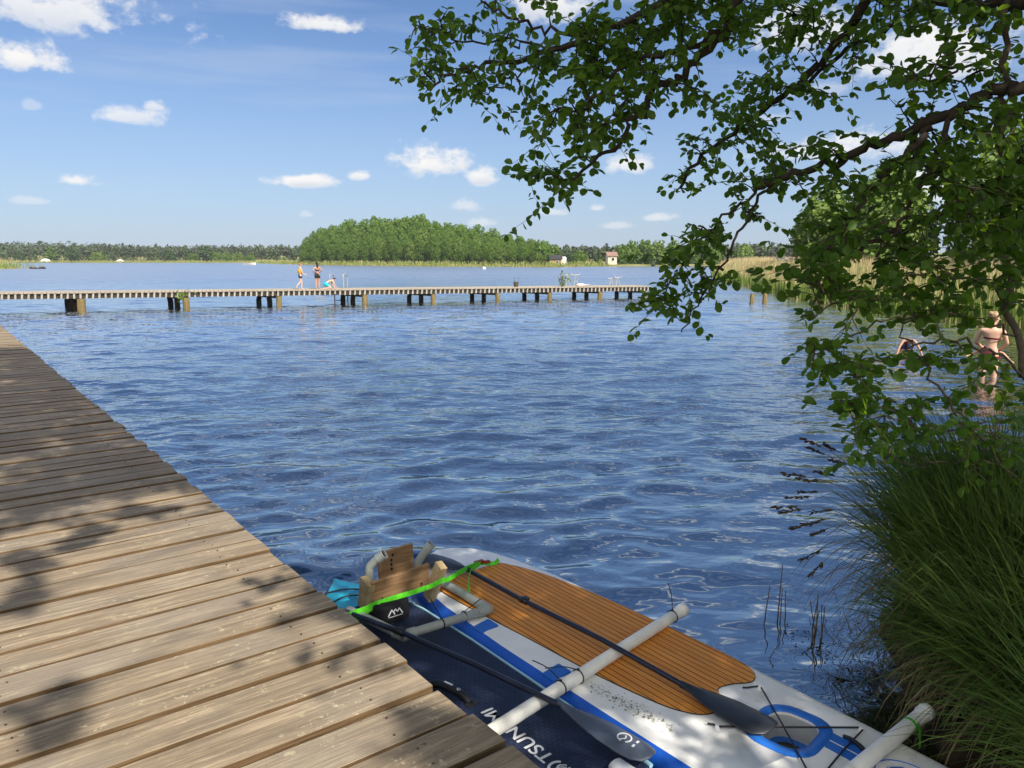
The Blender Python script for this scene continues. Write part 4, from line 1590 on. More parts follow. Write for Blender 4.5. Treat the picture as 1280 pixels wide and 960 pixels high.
# green plant in a tub
root = pier_item('potted_plant', 703, 0.6, 'bushy light green plant growing through the pier deck', 'plant')
N = 60
pos = np.stack([rng.normal(0, 0.15, N), rng.normal(0, 0.08, N), np.abs(rng.normal(0.28, 0.2, N))], 1)
leaves_obj('foliage', pos, rng.normal(0, 1, (N, 3)) + np.array([0, 0, 0.6]), rng.normal(0, 1, (N, 3)), rng.uniform(0.08, 0.16, N), M_tree2, root)
mb = MB()
for k in range(6):
    mb.tube([(0, 0, -0.1), (rnd.uniform(-0.3, 0.3), rnd.uniform(-0.1, 0.1), rnd.uniform(0.4, 0.75))], 0.012, 5)
mb.build('stem', M_barkl, root)
for (u, w_, hgt, lb) in ((709, 1.5, 0.62, 'thin metal rod stand nearest the green plant on the pier'), (719, 1.3, 0.62, 'thin metal rod stand beside the white towel on the pier'),
                         (763, 1.5, 0.40, 'low metal rod stand near the far end of the pier, left of its twin'), (771, 1.4, 0.46, 'metal rod stand closest to the far end of the pier')):
    root = pier_item('rod_stand', u, w_, lb, 'stand', 'rod stands on the pier')
    for dx in (-0.11, 0.11):
        mb = MB()
        mb.tube([(dx, 0, 0), (dx * 0.35, 0, hgt)], 0.030, 6)
        mb.build('leg', M_mast, root)
    mb = MB()
    mb.tube([(-0.22, 0, hgt - 0.02), (0.24, 0, hgt + 0.02)], 0.030, 6)
    mb.tube([(-0.20, 0, hgt - 0.02), (-0.24, 0, hgt + 0.07)], 0.026, 6)
    mb.tube([(0.22, 0, hgt + 0.02), (0.27, 0, hgt + 0.10)], 0.026, 6)
    mb.build('cross_bar', M_mast, root)
    mb = MB()
    mb.tube([(-0.08, 0, hgt * 0.4), (0.08, 0, hgt * 0.4)], 0.026, 6)
    mb.build('brace', M_mast, root)
s1 = pier_s(728, 0.8)
mb = MB()
rings = []
for k in range(9):
    f = k / 8
    rings.append([(-0.4 + 0.8 * f, 0.14 * math.cos(2 * math.pi * j / 8), 0.07 + (0.05 + 0.05 * math.sin(f * 5)) * math.sin(2 * math.pi * j / 8) + (0.10 if f > 0.6 else 0) * (f - 0.6)) for j in range(8)])
mb.loft(rings)
tag(mb.build('towel', vmat('pale_pink_cloth', (0.72, 0.60, 0.56), 0.9, 0.2, 0.1, 20), loc=PP(s1, 0.8, pz(s1)), rotz=PROT), 'crumpled pale towel lying on the pier between the rod stands', 'towel')


# ------------------------------------------------------------------ people
def skin_mesh(joints, edges, radii, root_key):
    keys = list(joints)
    ix = {k: i for i, k in enumerate(keys)}
    me = bpy.data.meshes.new('body_tmp')
    me.from_pydata([joints[k] for k in keys], [(ix[a], ix[b]) for a, b in edges], [])
    o = bpy.data.objects.new('body_tmp', me)
    COL.objects.link(o)
    o.modifiers.new('skin', 'SKIN').use_smooth_shade = True
    for k in keys:
        r_ = radii[k]
        me.skin_vertices[0].data[ix[k]].radius = r_ if hasattr(r_, '__len__') else (r_, r_)
        me.skin_vertices[0].data[ix[k]].use_root = (k == root_key)
    sb = o.modifiers.new('sub', 'SUBSURF')
    sb.levels = sb.render_levels = 2
    bpy.context.view_layer.update()
    dg = bpy.context.evaluated_depsgraph_get()
    out = bpy.data.meshes.new_from_object(o.evaluated_get(dg))
    bpy.data.objects.remove(o)
    return out


EDGES = [('pelvis', 'waist'), ('waist', 'chest'), ('chest', 'neck0'), ('neck0', 'neck'), ('neck', 'jaw'), ('jaw', 'head'), ('head', 'crown')]
for sd_ in 'LR':
    EDGES += [('chest', 'sh' + sd_), ('sh' + sd_, 'el' + sd_), ('el' + sd_, 'wr' + sd_), ('wr' + sd_, 'hand' + sd_), ('pelvis', 'hip' + sd_), ('hip' + sd_, 'kn' + sd_), ('kn' + sd_, 'an' + sd_), ('an' + sd_, 'toe' + sd_)]


def person(loc, rotz, h, J, label, skin, garments, hair_mat, hair='short', fem=False, group=None, toes=True):
    """J: joint -> (x right, y forward, z) as fractions of the height"""
    j = {k: Vector(v) * h for k, v in J.items() if k != 'face'}
    rad = dict(pelvis=(.066, .052), waist=(.055, .045), chest=(.072, .052), neck0=(.040, .036), neck=.027, jaw=(.038, .042), head=(.047, .054), crown=(.030, .034))
    for s_ in 'LR':
        rad.update({'sh' + s_: .032, 'el' + s_: .022, 'wr' + s_: .016, 'hand' + s_: .015, 'hip' + s_: .052, 'kn' + s_: .034, 'an' + s_: .021, 'toe' + s_: .017})
    rad = {k: (tuple(x * h for x in v) if hasattr(v, '__len__') else v * h) for k, v in rad.items()}
    me = skin_mesh(j, EDGES, rad, 'pelvis')
    # face and fingers join the same body mesh
    bm = bmesh.new()
    bm.from_mesh(me)
    body = MB()
    body.add([v.co.copy() for v in bm.verts], [[v.index for v in f.verts] for f in bm.faces], 0, True)
    bm.free()
    bpy.data.meshes.remove(me)
    fwd = J.get('face', Vector((0, 1, 0)))
    fwd = Vector(fwd).normalized()
    upv = (j['crown'] - j['jaw']).normalized()
    hc = j['head']
    rt = fwd.cross(upv).normalized()
    body.tube([hc + fwd * .045 * h + upv * .004 * h, hc + fwd * .066 * h - upv * .014 * h, hc + fwd * .046 * h - upv * .018 * h], [.004 * h, .008 * h, .006 * h], 6)
    for q in (-1, 1):
        body.tube([hc + rt * q * .046 * h + upv * .012 * h, hc + rt * q * .054 * h - upv * .002 * h, hc + rt * q * .046 * h - upv * .016 * h], [.006 * h, .010 * h, .005 * h], 6)
    for s_ in 'LR':
        wr, hd = j['wr' + s_], j['hand' + s_]
        d = (hd - wr).normalized()
        sdv = d.cross(Vector((0.3, 1, 0.2))).normalized()
        nv = sdv.cross(d)
        for k in range(4):
            b0 = hd + sdv * (k - 1.5) * .0085 * h
            ln = (.040, .046, .043, .033)[k] * h
            body.tube([b0, b0 + d * ln * .45 + nv * .002 * h, b0 + d * ln * .8 + nv * .010 * h, b0 + d * ln + nv * .018 * h], [.0055 * h, .005 * h, .0045 * h, .003 * h], 6)
        b0 = wr.lerp(hd, 0.4)
        body.tube([b0, b0 + sdv * .020 * h + d * .010 * h, b0 + sdv * .026 * h + d * .030 * h], [.006 * h, .0055 * h, .004 * h], 6)
    root = empty('person', loc, rotz, label, 'person', group)
    body.build('body', skin, root)
    # eyes and mouth
    f = MB()
    for q in (-1, 1):
        c = hc + fwd * .047 * h + rt * q * .018 * h + upv * .010 * h
        f.tube([c - rt * .007 * h, c + rt * .007 * h], .0042 * h, 6)
    f.tube([hc + fwd * .044 * h - upv * .034 * h - rt * .012 * h, hc + fwd * .044 * h - upv * .034 * h + rt * .012 * h], .003 * h, 6)
    f.build('eyes_and_mouth', M_hole, root)
    # hair: cap over the back and top of the head
    hb = MB()
    rings = []
    for i in range(9):
        th_ = R(5 + 105 * i / 8)
        ring = []
        for k in range(16):
            ph = 2 * math.pi * k / 16
            dv = fwd * (-math.cos(ph)) + rt * math.sin(ph)
            front = max(0, -math.cos(ph) * -1)
            lim = math.cos(ph) * -1
            tt = th_ if lim < 0.2 else min(th_, R(52))
            rr_ = (.060 + .003 * math.sin(5 * ph + i)) * h
            ring.append(hc + upv * .010 * h + upv * math.cos(tt) * rr_ * 1.08 + dv * math.sin(tt) * rr_ * (0.95 if abs(math.sin(ph)) > .7 else 1.08))
        rings.append(ring)
    hb.loft(rings, cap=True)
    if hair == 'bun':
        c = hc - fwd * .055 * h + upv * .045 * h
        hb.tube([c - upv * .028 * h, c - upv * .014 * h, c, c + upv * .014 * h, c + upv * .026 * h], [.008 * h, .026 * h, .031 * h, .026 * h, .008 * h], 12)
    if hair == 'long':
        c = hc - fwd * .045 * h
        hb.tube(smooth_line([c + upv * .03 * h, c - upv * .05 * h - fwd * .012 * h, c - upv * .13 * h - fwd * .01 * h, c - upv * .19 * h], 4), [.04 * h] * 5 + [.036 * h] * 5 + [.022 * h] * 3, 10)
    hb.build('hair', hair_mat, root)
    for (nm, m_, chain) in garments:
        g = MB()
        for pts in chain:
            P_ = [j[k] if isinstance(k, str) else j[k[0]].lerp(j[k[1]], k[2]) for k, _ in pts]
            rr_ = [q for _, q in pts]
            ax = (P_[-1] - P_[0]).normalized()
            rings = []
            wide = hasattr(rr_[0], '__len__')
            for p_, q in zip(P_, rr_):
                a = Vector((1, 0, 0))
                a = (a - ax * a.dot(ax)).normalized()
                b = ax.cross(a)
                qx, qy = q if wide else (q, q)
                rings.append([p_ + (a * math.cos(2 * math.pi * k / 18) * qx + b * math.sin(2 * math.pi * k / 18) * qy) * h for k in range(18)])
            g.loft(rings, cap=False)
        g.build(nm, m_, root)
    return root


def standing(**over):
    J = dict(pelvis=(0, 0, .535), waist=(0, .0, .61), chest=(0, -.005, .735), neck0=(0, -.005, .81), neck=(0, 0, .845), jaw=(0, .012, .885), head=(0, .012, .93), crown=(0, .004, .975),
             shL=(-.105, -.005, .795), shR=(.105, -.005, .795), elL=(-.135, -.015, .63), elR=(.135, -.015, .63), wrL=(-.14, .02, .49), wrR=(.14, .02, .49), handL=(-.14, .03, .455), handR=(.14, .03, .455),
             hipL=(-.048, 0, .50), hipR=(.048, 0, .50), knL=(-.055, .01, .275), knR=(.055, .01, .275), anL=(-.055, -.005, .035), anR=(.055, -.005, .035), toeL=(-.06, .075, .012), toeR=(.06, .075, .012))
    J.update(over)
    return J


c_yel = vmat('yellow_swim_vest', (0.75, 0.48, 0.02), 0.6, 0.3, 0.1, 20)
c_blk = vmat('black_swimwear', (0.012, 0.012, 0.016), 0.6, 0.3, 0.2, 20)
c_nav = vmat('dark_blue_swim_shorts', (0.010, 0.014, 0.06), 0.6, 0.3, 0.2, 20)
c_cya = vmat('turquoise_swim_shorts', (0.02, 0.50, 0.55), 0.6, 0.3, 0.1, 20)
c_wine = vmat('wine_red_bikini', (0.10, 0.008, 0.022), 0.6, 0.3, 0.3, 30)
h_red = vmat('reddish_hair', (0.30, 0.13, 0.05), 0.6, 0.4, 0.25, 60)
h_dark = vmat('dark_brown_hair', (0.022, 0.014, 0.010), 0.5, 0.4, 0.25, 60)
h_blond = vmat('ash_blond_hair', (0.30, 0.20, 0.11), 0.5, 0.4, 0.3, 60)

SHORTS = lambda lo=.45: [[(('pelvis', 'waist', .55), (.080, .062)), ('pelvis', (.088, .070)), (('pelvis', 'hipL', 1.0), (.09, .074))],
                         [('hipL', .062), (('hipL', 'knL', lo), .054)], [('hipR', .062), (('hipR', 'knR', lo), .054)]]
sA = pier_s(378, 0.7)
person(PP(sA, 0.7, pz(sA)), PROT - math.pi / 2 + 0.2, 1.27,
       standing(knL=(-.045, .055, .285), anL=(-.045, .045, .04), toeL=(-.05, .12, .012), knR=(.045, -.02, .29), anR=(.05, -.17, .125), toeR=(.055, -.175, .045),
                elL=(-.14, -.06, .64), wrL=(-.12, .06, .57), handL=(-.11, .10, .56), elR=(.135, .03, .63), wrR=(.125, .13, .56), handR=(.12, .165, .55)),
       'child in a yellow swim vest and dark shorts walking along the pier', M_skin,
       [('swim_vest', c_yel, [[('waist', (.078, .064)), (('waist', 'chest', .6), (.095, .074)), ('chest', (.100, .074)), (('chest', 'neck0', .6), (.075, .055))]]), ('swim_shorts', c_nav, SHORTS(.35))], h_red)
sB = pier_s(399, 0.9)
person(PP(sB, 0.9, pz(sB)), PROT + math.pi * 0.06, 1.32,
       standing(elL=(-.165, -.03, .665), wrL=(-.105, .075, .60), handL=(-.07, .10, .60), elR=(.165, -.03, .665), wrR=(.105, .075, .60), handR=(.07, .10, .60), knL=(-.06, .01, .275), anL=(-.065, 0, .035), toeL=(-.075, .075, .012)),
       'dark-haired girl in a black top and black shorts standing with bent arms', M_skin2,
       [('bikini_top', c_blk, [[(('waist', 'chest', .55), (.088, .068)), (('waist', 'chest', .85), (.092, .072))]]), ('shorts', c_blk, SHORTS(.42))], h_dark, 'long')
sC = pier_s(414, 0.55)
person(PP(sC, 0.55, pz(sC)), PROT - math.pi / 2 + 0.12, 1.25,
       dict(pelvis=(0, -.16, .20), waist=(0, -.09, .27), chest=(0, .035, .325), neck0=(0, .11, .335), neck=(0, .14, .345), jaw=(0, .175, .345), head=(0, .195, .375), crown=(0, .20, .42),
            shL=(-.10, .085, .32), shR=(.10, .085, .32), elL=(-.12, .14, .17), elR=(.12, .15, .17), wrL=(-.09, .22, .05), wrR=(.10, .25, .05), handL=(-.085, .25, .025), handR=(.095, .28, .025),
            hipL=(-.05, -.16, .18), hipR=(.05, -.16, .18), knL=(-.075, .045, .045), knR=(.075, .045, .045), anL=(-.07, -.20, .035), anR=(.07, -.20, .035), toeL=(-.07, -.27, .015), toeR=(.07, -.27, .015), face=(0, .85, -.35)),
       'boy in turquoise shorts kneeling on all fours at the pier edge', M_skin,
       [('swim_shorts', c_cya, [[(('pelvis', 'waist', .75), (.078, .066)), ('pelvis', (.092, .085)), (('pelvis', 'waist', -.6), (.07, .06)), (('pelvis', 'waist', -.85), (.01, .01))], [('hipL', .066), (('hipL', 'knL', .4), .055)], [('hipR', .066), (('hipR', 'knR', .4), .055)]])], h_dark)
# woman standing in the shallows with a child on her hip
wpos = Vector((9.15, 14.6, -0.42))
J = standing(chest=(0.01, 0.0, .735), waist=(.0, 0, .61), elL=(-.155, .06, .645), wrL=(-.085, .17, .575), handL=(-.05, .185, .575), elR=(.155, .045, .64), wrR=(.095, .17, .555), handR=(.06, .19, .55),
             head=(.012, .015, .93), crown=(.015, .01, .975), jaw=(.012, .02, .885))
J['face'] = (.8, .6, -.1)
person(wpos, R(-32), 1.68, J, 'woman in a wine red bikini standing in the shallow water, seen from behind', M_skin,
       [('bikini_top', c_wine, [[(('waist', 'chest', .62), (.086, .066)), (('waist', 'chest', .78), (.090, .069))]]),
        ('bikini_bottom', c_wine, [[(('pelvis', 'waist', .35), (.080, .062)), ('pelvis', (.090, .073)), (('pelvis', 'hipL', 1.0), (.088, .075))], [('hipL', .062), (('hipL', 'knL', .12), .060)], [('hipR', .062), (('hipR', 'knR', .12), .060)]])],
       h_blond, 'bun', True)
fw = Vector((math.sin(R(32)), math.cos(R(32)), 0))
person(wpos + fw * 0.30 + Vector((0, 0, 0.78)), R(-32 + 180), 0.95,
       dict(pelvis=(0, 0, .14), waist=(0, -.01, .23), chest=(0, 0, .36), neck0=(0, 0, .44), neck=(0, 0, .48), jaw=(0, .02, .53), head=(0, .02, .58), crown=(0, .01, .64),
            shL=(-.11, 0, .41), shR=(.11, 0, .41), elL=(-.17, .10, .38), elR=(.17, .10, .38), wrL=(-.14, .24, .42), wrR=(.14, .24, .42), handL=(-.12, .28, .43), handR=(.12, .28, .43),
            hipL=(-.06, 0, .12), hipR=(.06, 0, .12), knL=(-.22, .16, .10), knR=(.22, .16, .12), anL=(-.36, .32, -.03), anR=(.36, .32, .04), toeL=(-.42, .35, -.06), toeR=(.42, .35, .02), face=(0, 1, 0)),
       'small child carried by the bikini woman, legs spread round her waist', M_skin, [('swim_nappy', c_wine, [[(('pelvis', 'waist', .5), (.085, .075)), ('pelvis', (.10, .09)), (('pelvis', 'waist', -.5), (.07, .06))]])], h_blond)
person(Vector((9.25, 18.0, -0.25)), R(172), 1.15,
       dict(pelvis=(0, 0, .47), waist=(0, .06, .52), chest=(0, .17, .54), neck0=(0, .24, .54), neck=(0, .27, .535), jaw=(0, .31, .525), head=(0, .345, .53), crown=(0, .385, .545),
            shL=(-.11, .21, .53), shR=(.11, .21, .53), elL=(-.19, .26, .40), elR=(.19, .26, .40), wrL=(-.24, .30, .26), wrR=(.24, .30, .26), handL=(-.25, .31, .22), handR=(.25, .31, .22),
            hipL=(-.05, 0, .44), hipR=(.05, 0, .44), knL=(-.065, .05, .24), knR=(.065, .05, .24), anL=(-.065, -.02, .02), anR=(.065, -.02, .02), toeL=(-.07, .06, .0), toeR=(.07, .06, .0), face=(0, .75, -.6)),
       'child in dark shorts bending over in the shallow water behind the leaves', M_skin2, [('swim_shorts', c_nav, SHORTS(.5))], h_dark)

# ------------------------------------------------------------------ posts in the water by the reeds
for (u, v, top, lb) in ((940, 378, 367, 'short old timber stump in the water before the reeds, left one of two'), (956, 378, 366, 'short old timber stump in the water before the reeds, right one of two')):
    p = on(u, v, 0)
    hgt = (v - top) / 960 * p.y
    mb = MB()
    mb.tube([(0, 0, -1.2), (0, 0, hgt * 0.6), (0.01, 0, hgt)], [0.13, 0.12, 0.10], 10)
    tag(mb.build('mooring_stump', M_post_l, loc=(p.x, p.y, 0)), lb, 'post', 'timber stumps by the reeds')

# ------------------------------------------------------------------ small far things
p = on(47, 336, 0)
root = empty('raft', (p.x, p.y, 0), 0, 'dark low raft floating on the lake far left', 'raft')
mb = MB()
mb.box((0, 0, 0.12), (2.6, 1.6, 0.22), bev=0.04)
mb.build('deck', M_post_d, root)
for dx in (-1.0, 0.95):
    mb = MB()
    mb.tube([(dx, -0.7, 0.22), (dx, 0.7, 0.22)], [0.24, 0.24], 12)
    mb.build('float_drum', M_beam, root)
p = on(605, 336.5, 0)
root = empty('buoy', (p.x, p.y, 0), 0, 'pale round marker buoy floating off the wooded island', 'buoy')
mb = MB()
mb.tube([(0, 0, -0.2), (0, 0, 0), (0, 0, 0.25), (0, 0, 0.42), (0, 0, 0.5)], [0.15, 0.34, 0.36, 0.22, 0.05], 14)
mb.build('float', M_wht, root)
mb = MB()
mb.tube([(0, 0, 0.45), (0, 0, 1.2)], 0.05, 8)
mb.tube([(0, 0, 1.0), (0, 0, 1.1), (0, 0, 1.25)], [0.05, 0.15, 0.05], 8)
mb.build('mast', M_tile, root)
p = on(312, 331, 0)
mb = MB()
rings = []
for k in range(9):
    f = k / 8
    w_ = 0.75 * math.sin(math.pi * min(1, 0.18 + f * 0.75)) ** 0.6
    x = -1.9 + 3.8 * f
    rings.append([(x, -w_, 0.55 + 0.2 * f * f), (x, -w_ * 0.6, -0.05), (x, w_ * 0.6, -0.05), (x, w_, 0.55 + 0.2 * f * f), (x, w_ * 0.85, 0.5 + 0.2 * f * f), (x, w_ * 0.5, 0.15), (x, -w_ * 0.5, 0.15), (x, -w_ * 0.85, 0.5 + 0.2 * f * f)])
mb.loft(rings, smooth=False)
tag(mb.build('rowing_boat', M_wht, loc=(p.x, p.y, 0)), 'tiny white rowing boat close to the far left shore', 'boat')


def ridge_house(name, loc, rotz, L, W, Hw, Hr, mw, mr, label, cat, windows=(), chimney=False):
    root = empty(name, loc, rotz, label, cat)
    mb = MB()
    mb.box((0, 0, Hw / 2), (L, W, Hw))
    for x in (-L / 2, L / 2):
        mb.add([(x, -W / 2, Hw), (x, W / 2, Hw), (x, 0, Hw + Hr * 0.96)], [(0, 1, 2)])
    mb.build('wall', mw, root)
    mb = MB()
    ov = 0.3
    for s_ in (-1, 1):
        a = Vector((-L / 2 - ov, s_ * (W / 2 + ov), Hw - Hr * ov * 2 / W))
        b = Vector((L / 2 + ov, s_ * (W / 2 + ov), Hw - Hr * ov * 2 / W))
        c, d = Vector((L / 2 + ov, 0, Hw + Hr)), Vector((-L / 2 - ov, 0, Hw + Hr))
        up = Vector((0, 0, 0.15))
        vs = [a, b, c, d, a + up, b + up, c + up, d + up]
        mb.add(vs, [(0, 3, 2, 1), (4, 5, 6, 7), (0, 1, 5, 4), (1, 2, 6, 5), (2, 3, 7, 6), (3, 0, 4, 7)])
    rf = mb.build('roof', mr, root)
    if chimney:
        mb = MB()
        mb.box((L * 0.2, 0.2, Hw + Hr), (0.5, 0.5, 1.0))
        mb.build('chimney', M_tile, rf)
    for (x, y, z, w_, h_, ax) in windows:
        mb = MB()
        sz = (w_, 0.10, h_) if ax == 'y' else (0.10, w_, h_)
        mb.box((x, y, z), sz)
        fr = mb.build('window', M_wht, root)
        mb = MB()
        sz = (w_ * 0.8, 0.13, h_ * 0.84) if ax == 'y' else (0.13, w_ * 0.8, h_ * 0.84)
        mb.box((x, y, z), sz)
        mb.build('pane', M_win, fr)
    return root


def far_loc(u, Y, z=0.3):
    d = px_dir(u, 325)
    x = d.x / d.y * Y
    return (x, Y, float(ground_z(np.array([x]), np.array([Y]))[0]) - 0.1)


ridge_house('house', far_loc(764, 212), R(8), 2.5, 2.4, 2.5, 0.8, M_cream, M_tile, 'small cream house with one dark window on the far right shore', 'house',
            [(0.15, -1.22, 1.5, 0.95, 0.95, 'y')], True)
ridge_house('cabin', far_loc(694, 196), R(6), 2.8, 2.6, 1.7, 0.8, M_yel, M_dkroof, 'dark-roofed ochre cabin at the right end of the wooded island shore', 'cabin', [(0.3, -1.32, 0.9, 0.7, 0.7, 'y')])
mb = MB()
mb.box((0, 0, 0.85), (1.7, 2.0, 1.7))
mb.add([(-0.9, -1.05, 1.72), (0.9, -1.05, 1.72), (0.9, 1.05, 1.72), (-0.9, 1.05, 1.72), (-0.5, 0, 2.2), (0.7, 0, 2.2)], [(0, 1, 5, 4), (1, 2, 5), (2, 3, 4, 5), (3, 0, 4), (3, 2, 1, 0)])
tag(mb.build('shed', M_wht, loc=far_loc(703.5, 199)), 'white shed standing directly right of the ochre cabin', 'shed')
root = empty('hut', (0, 0, 0.4), R(-12), 'grey boarded hut with flat roof standing in the reed bed', 'hut')
root.location = at(993, 322, 62)
root.location.z = 0.4
mb = MB()
mb.box((0, 0, 0.85), (2.3, 1.6, 1.7))
mb.build('wall', M_wht, root)
mb = MB()
mb.box((0.02, 0, 1.76), (2.6, 1.9, 0.12), Matrix.Rotation(0.06, 3, 'Y'))
mb.build('roof', M_grey, root)
mb = MB()
mb.box((-0.35, -0.815, 1.05), (1.0, 0.06, 0.5))
mb.build('opening', M_grey, root)
for (u, Y, L, hh, lb) in ((57, 352, 4.2, 1.5, 'white domed tent on the far left shore'), (150, 353, 3.2, 1.1, 'small pale tent on the far left shore, left of the round dark tree')):
    mb = MB()
    rings = []
    for k in range(9):
        x = -L / 2 + L * k / 8
        q = math.sqrt(max(0.03, 1 - (2 * k / 8 - 1) ** 2 * 0.85))
        rings.append([(x, 1.2 * math.cos(math.pi * a / 8), hh * q * math.sin(math.pi * a / 8)) for a in range(9)])
    mb.loft(rings, smooth=True)
    tag(mb.build('tent', M_wht, loc=far_loc(u, Y)), lb, 'tent', 'tents on the far shore')


# ------------------------------------------------------------------ far trees
def clump_cards(centres, radii, n, size, seed, squash=0.85, out=0.65, shell=(0.72, 1.03)):
    """irregular leaf-clump faces spread through lobes; returns verts (n, 6, 3)"""
    g = np.random.default_rng(seed)
    w_ = radii ** 2
    idx = g.choice(len(centres), n, p=w_ / w_.sum())
    d = unit(g.normal(0, 1, (n, 3)))
    rad = radii[idx] * g.uniform(shell[0], shell[1], n)
    p = centres[idx] + d * rad[:, None] * np.array([1, 1, squash])
    nor = unit(d * out + g.normal(0, 1, (n, 3)) * (1 - out) + np.array([0, 0, 0.25]))
    a = unit(np.cross(nor, g.normal(0, 1, (n, 3))))
    b = np.cross(nor, a)
    s_ = size * g.uniform(0.6, 1.35, n)
    V = np.zeros((n, 6, 3))
    for k in range(6):
        an = 2 * math.pi * k / 6
        q = s_ * g.uniform(0.55, 1.25, n)
        V[:, k] = p + a * (np.cos(an) * q)[:, None] + b * (np.sin(an) * q * 0.8)[:, None] + nor * (g.uniform(-0.25, 0.25, n) * s_)[:, None]
    return V


def crown_lobes(h, wid, seed, base=0.18, n=16, conic=0.0):
    g = np.random.default_rng(seed)
    c, r = [], []
    for k in range(n):
        f = (k + 0.5) / n
        z = h * (base + (0.93 - base) * f)
        env = wid * (math.sin(math.pi * (0.22 + 0.70 * f)) ** 0.8) * (1 - conic * f)
        a = k * 2.4 + g.uniform(-0.5, 0.5)
        rad = env * g.uniform(0.35, 0.55)
        q = max(0, env - rad) * g.uniform(0.6, 1.1)
        c.append((q * math.cos(a), q * math.sin(a), z))
        r.append(rad)
    c.append((0, 0, h * 0.55))
    r.append(wid * 0.6)
    return np.array(c), np.array(r)


def cards_obj(name, V, mat_, parent=None, seed=0, rr=None):
    n = len(V)
    g = np.random.default_rng(seed)
    return mesh_np(name, V.reshape(-1, 3), np.arange(n * 6), 6, mat_, parent, g.random(n) if rr is None else rr)


def make_tree(h, wid, mat_, seed, n=700, size=0.42, base=0.16, lobes=16, bark=None, loc=(0, 0, 0), label=None, group=None, cat='tree', name='broadleaf_tree', conic=0.0, limbs=5, tr=0.14):
    root = empty(name, loc, 0, label, cat, group)
    c, r = crown_lobes(h, wid, seed, base, lobes, conic)
    cards_obj('crown', clump_cards(c, r, n, size, seed), mat_, root, seed)
    mb = MB()
    mb.tube([(0, 0, -0.3), (0.05, 0, h * 0.3), (-0.05, 0.05, h * 0.6), (0, 0, h * 0.86)], [tr * 1.2, tr, tr * 0.6, tr * 0.2], 7)
    g = random.Random(seed)
    for k in range(limbs):
        z = h * (0.25 + 0.1 * k)
        i = g.randrange(len(c))
        mb.tube([(0, 0, z), tuple((Vector((0, 0, z)).lerp(Vector(c[i]), 0.55) + Vector((0, 0, 0.2)))), tuple(c[i])], [tr * 0.5, tr * 0.35, tr * 0.1], 5)
    mb.build('trunk', bark or M_bark, root)
    return root


# the wooded island: trees in rows, taller behind
ISL_GROUP = 'trees of the wooded island'
ISL_LABEL = 'broad bright green tree in the dense wood of the island'
protos = [make_tree(11.0, 3.6, [M_tree, M_tree, M_tree2][k % 3], 40 + k, 6500, 0.205, 0.02, 32, label=ISL_LABEL, group=ISL_GROUP) for k in range(5)]
used = [False] * 5
prof_u = [350, 376, 384, 396, 410, 440, 480, 525, 560, 600, 640, 668, 690, 705]
prof_v = [325, 312, 297, 287, 282, 276, 271.5, 270.5, 276, 285, 293, 298.5, 305, 312]
front_u = [370, 400, 440, 500, 560, 620, 660, 705]
front_Y = [262, 246, 236, 226, 216, 207, 200, 194]
g = random.Random(21)
for row, (back, hf) in enumerate(((2, 0.50), (5, 0.62), (9, 0.74), (14, 0.85), (20, 0.94), (27, 1.0))):
    u = 381 + g.uniform(0, 12)
    while u < 688:
        Y = float(np.interp(u, front_u, front_Y)) + back + g.uniform(-1.5, 1.5)
        topv = float(np.interp(u, prof_u, prof_v)) + g.uniform(-1.5, 2.0)
        full = (322 - topv) / 960 * Y + H
        hh = full * hf * g.uniform(0.94, 1.05)
        loc = far_loc(u, Y)
        k = g.randrange(5)
        if not used[k]:
            o = protos[k]
            used[k] = True
        else:
            o = copy_tree(protos[k])
        s_ = hh / 11.0
        o.location = loc
        o.rotation_euler[2] = g.uniform(0, 6.28)
        o.scale = (max(s_, 0.62) * g.uniform(0.9, 1.15), max(s_, 0.62) * g.uniform(0.9, 1.15), s_)
        u += (15.5 if row < 5 else 17) * g.uniform(0.8, 1.2)

# trees along the far shores that stand apart
def single(u, topv, Y, widpx, kind, label, group=None, conic=0.0):
    loc = far_loc(u, Y)
    h = (322 - topv) / 960 * Y + H - loc[2]
    wid = widpx / 2 / 960 * Y
    m_ = {'light': M_tree2, 'mid': M_tree, 'dark': M_treed, 'pine': M_pine}[kind]
    return make_tree(h, wid, m_, int(u * 7) % 9973, 900 if kind != 'pine' else 300, 0.035 * h + 0.10, 0.0, 15, loc=loc, label=label, group=group, conic=conic, name='pine_tree' if kind == 'pine' else 'broadleaf_tree', tr=0.10)


single(93, 309, 356, 22, 'dark', 'tall dark green tree right of the white domed tent on the far shore')
single(64, 309, 360, 18, 'mid', 'mid green tree standing behind the white domed tent')
single(25, 315, 356, 14, 'dark', 'low dark bush at the far left end of the far shore')
single(123, 315, 354, 24, 'light', 'round light green bush between the two tents of the far shore')
single(212, 313, 352, 21, 'dark', 'isolated round dark green tree on the far left shore')
single(243, 317, 353, 16, 'mid', 'small mid green bush right of the round dark tree')
single(257, 306, 353, 22, 'dark', 'tall dark tree left of the pale rounded bush on the far shore')
single(273, 315, 351, 22, 'light', 'pale rounded green bush left of the rowing boat')
single(286, 317, 352, 14, 'mid', 'small bush directly right of the pale rounded bush')
single(298, 316, 350, 18, 'light', 'light green bush above the white rowing boat')
single(313, 318, 350, 16, 'mid', 'low green bush right of the white rowing boat')
single(355, 322, 335, 12, 'light', 'tiny bush on the grassy spit beside the island')
single(676, 299, 200, 26, 'mid', 'tall tree at the right tail of the wooded island')
single(693, 305, 203, 22, 'mid', 'tree rising behind the ochre cabin')
single(724, 313, 214, 26, 'mid', 'rounded green tree right of the white shed')
single(712, 316, 212, 14, 'dark', 'small dark tree directly behind the white shed')
single(742, 326, 206, 8, 'pine', 'small brownish shrub left of the cream house')
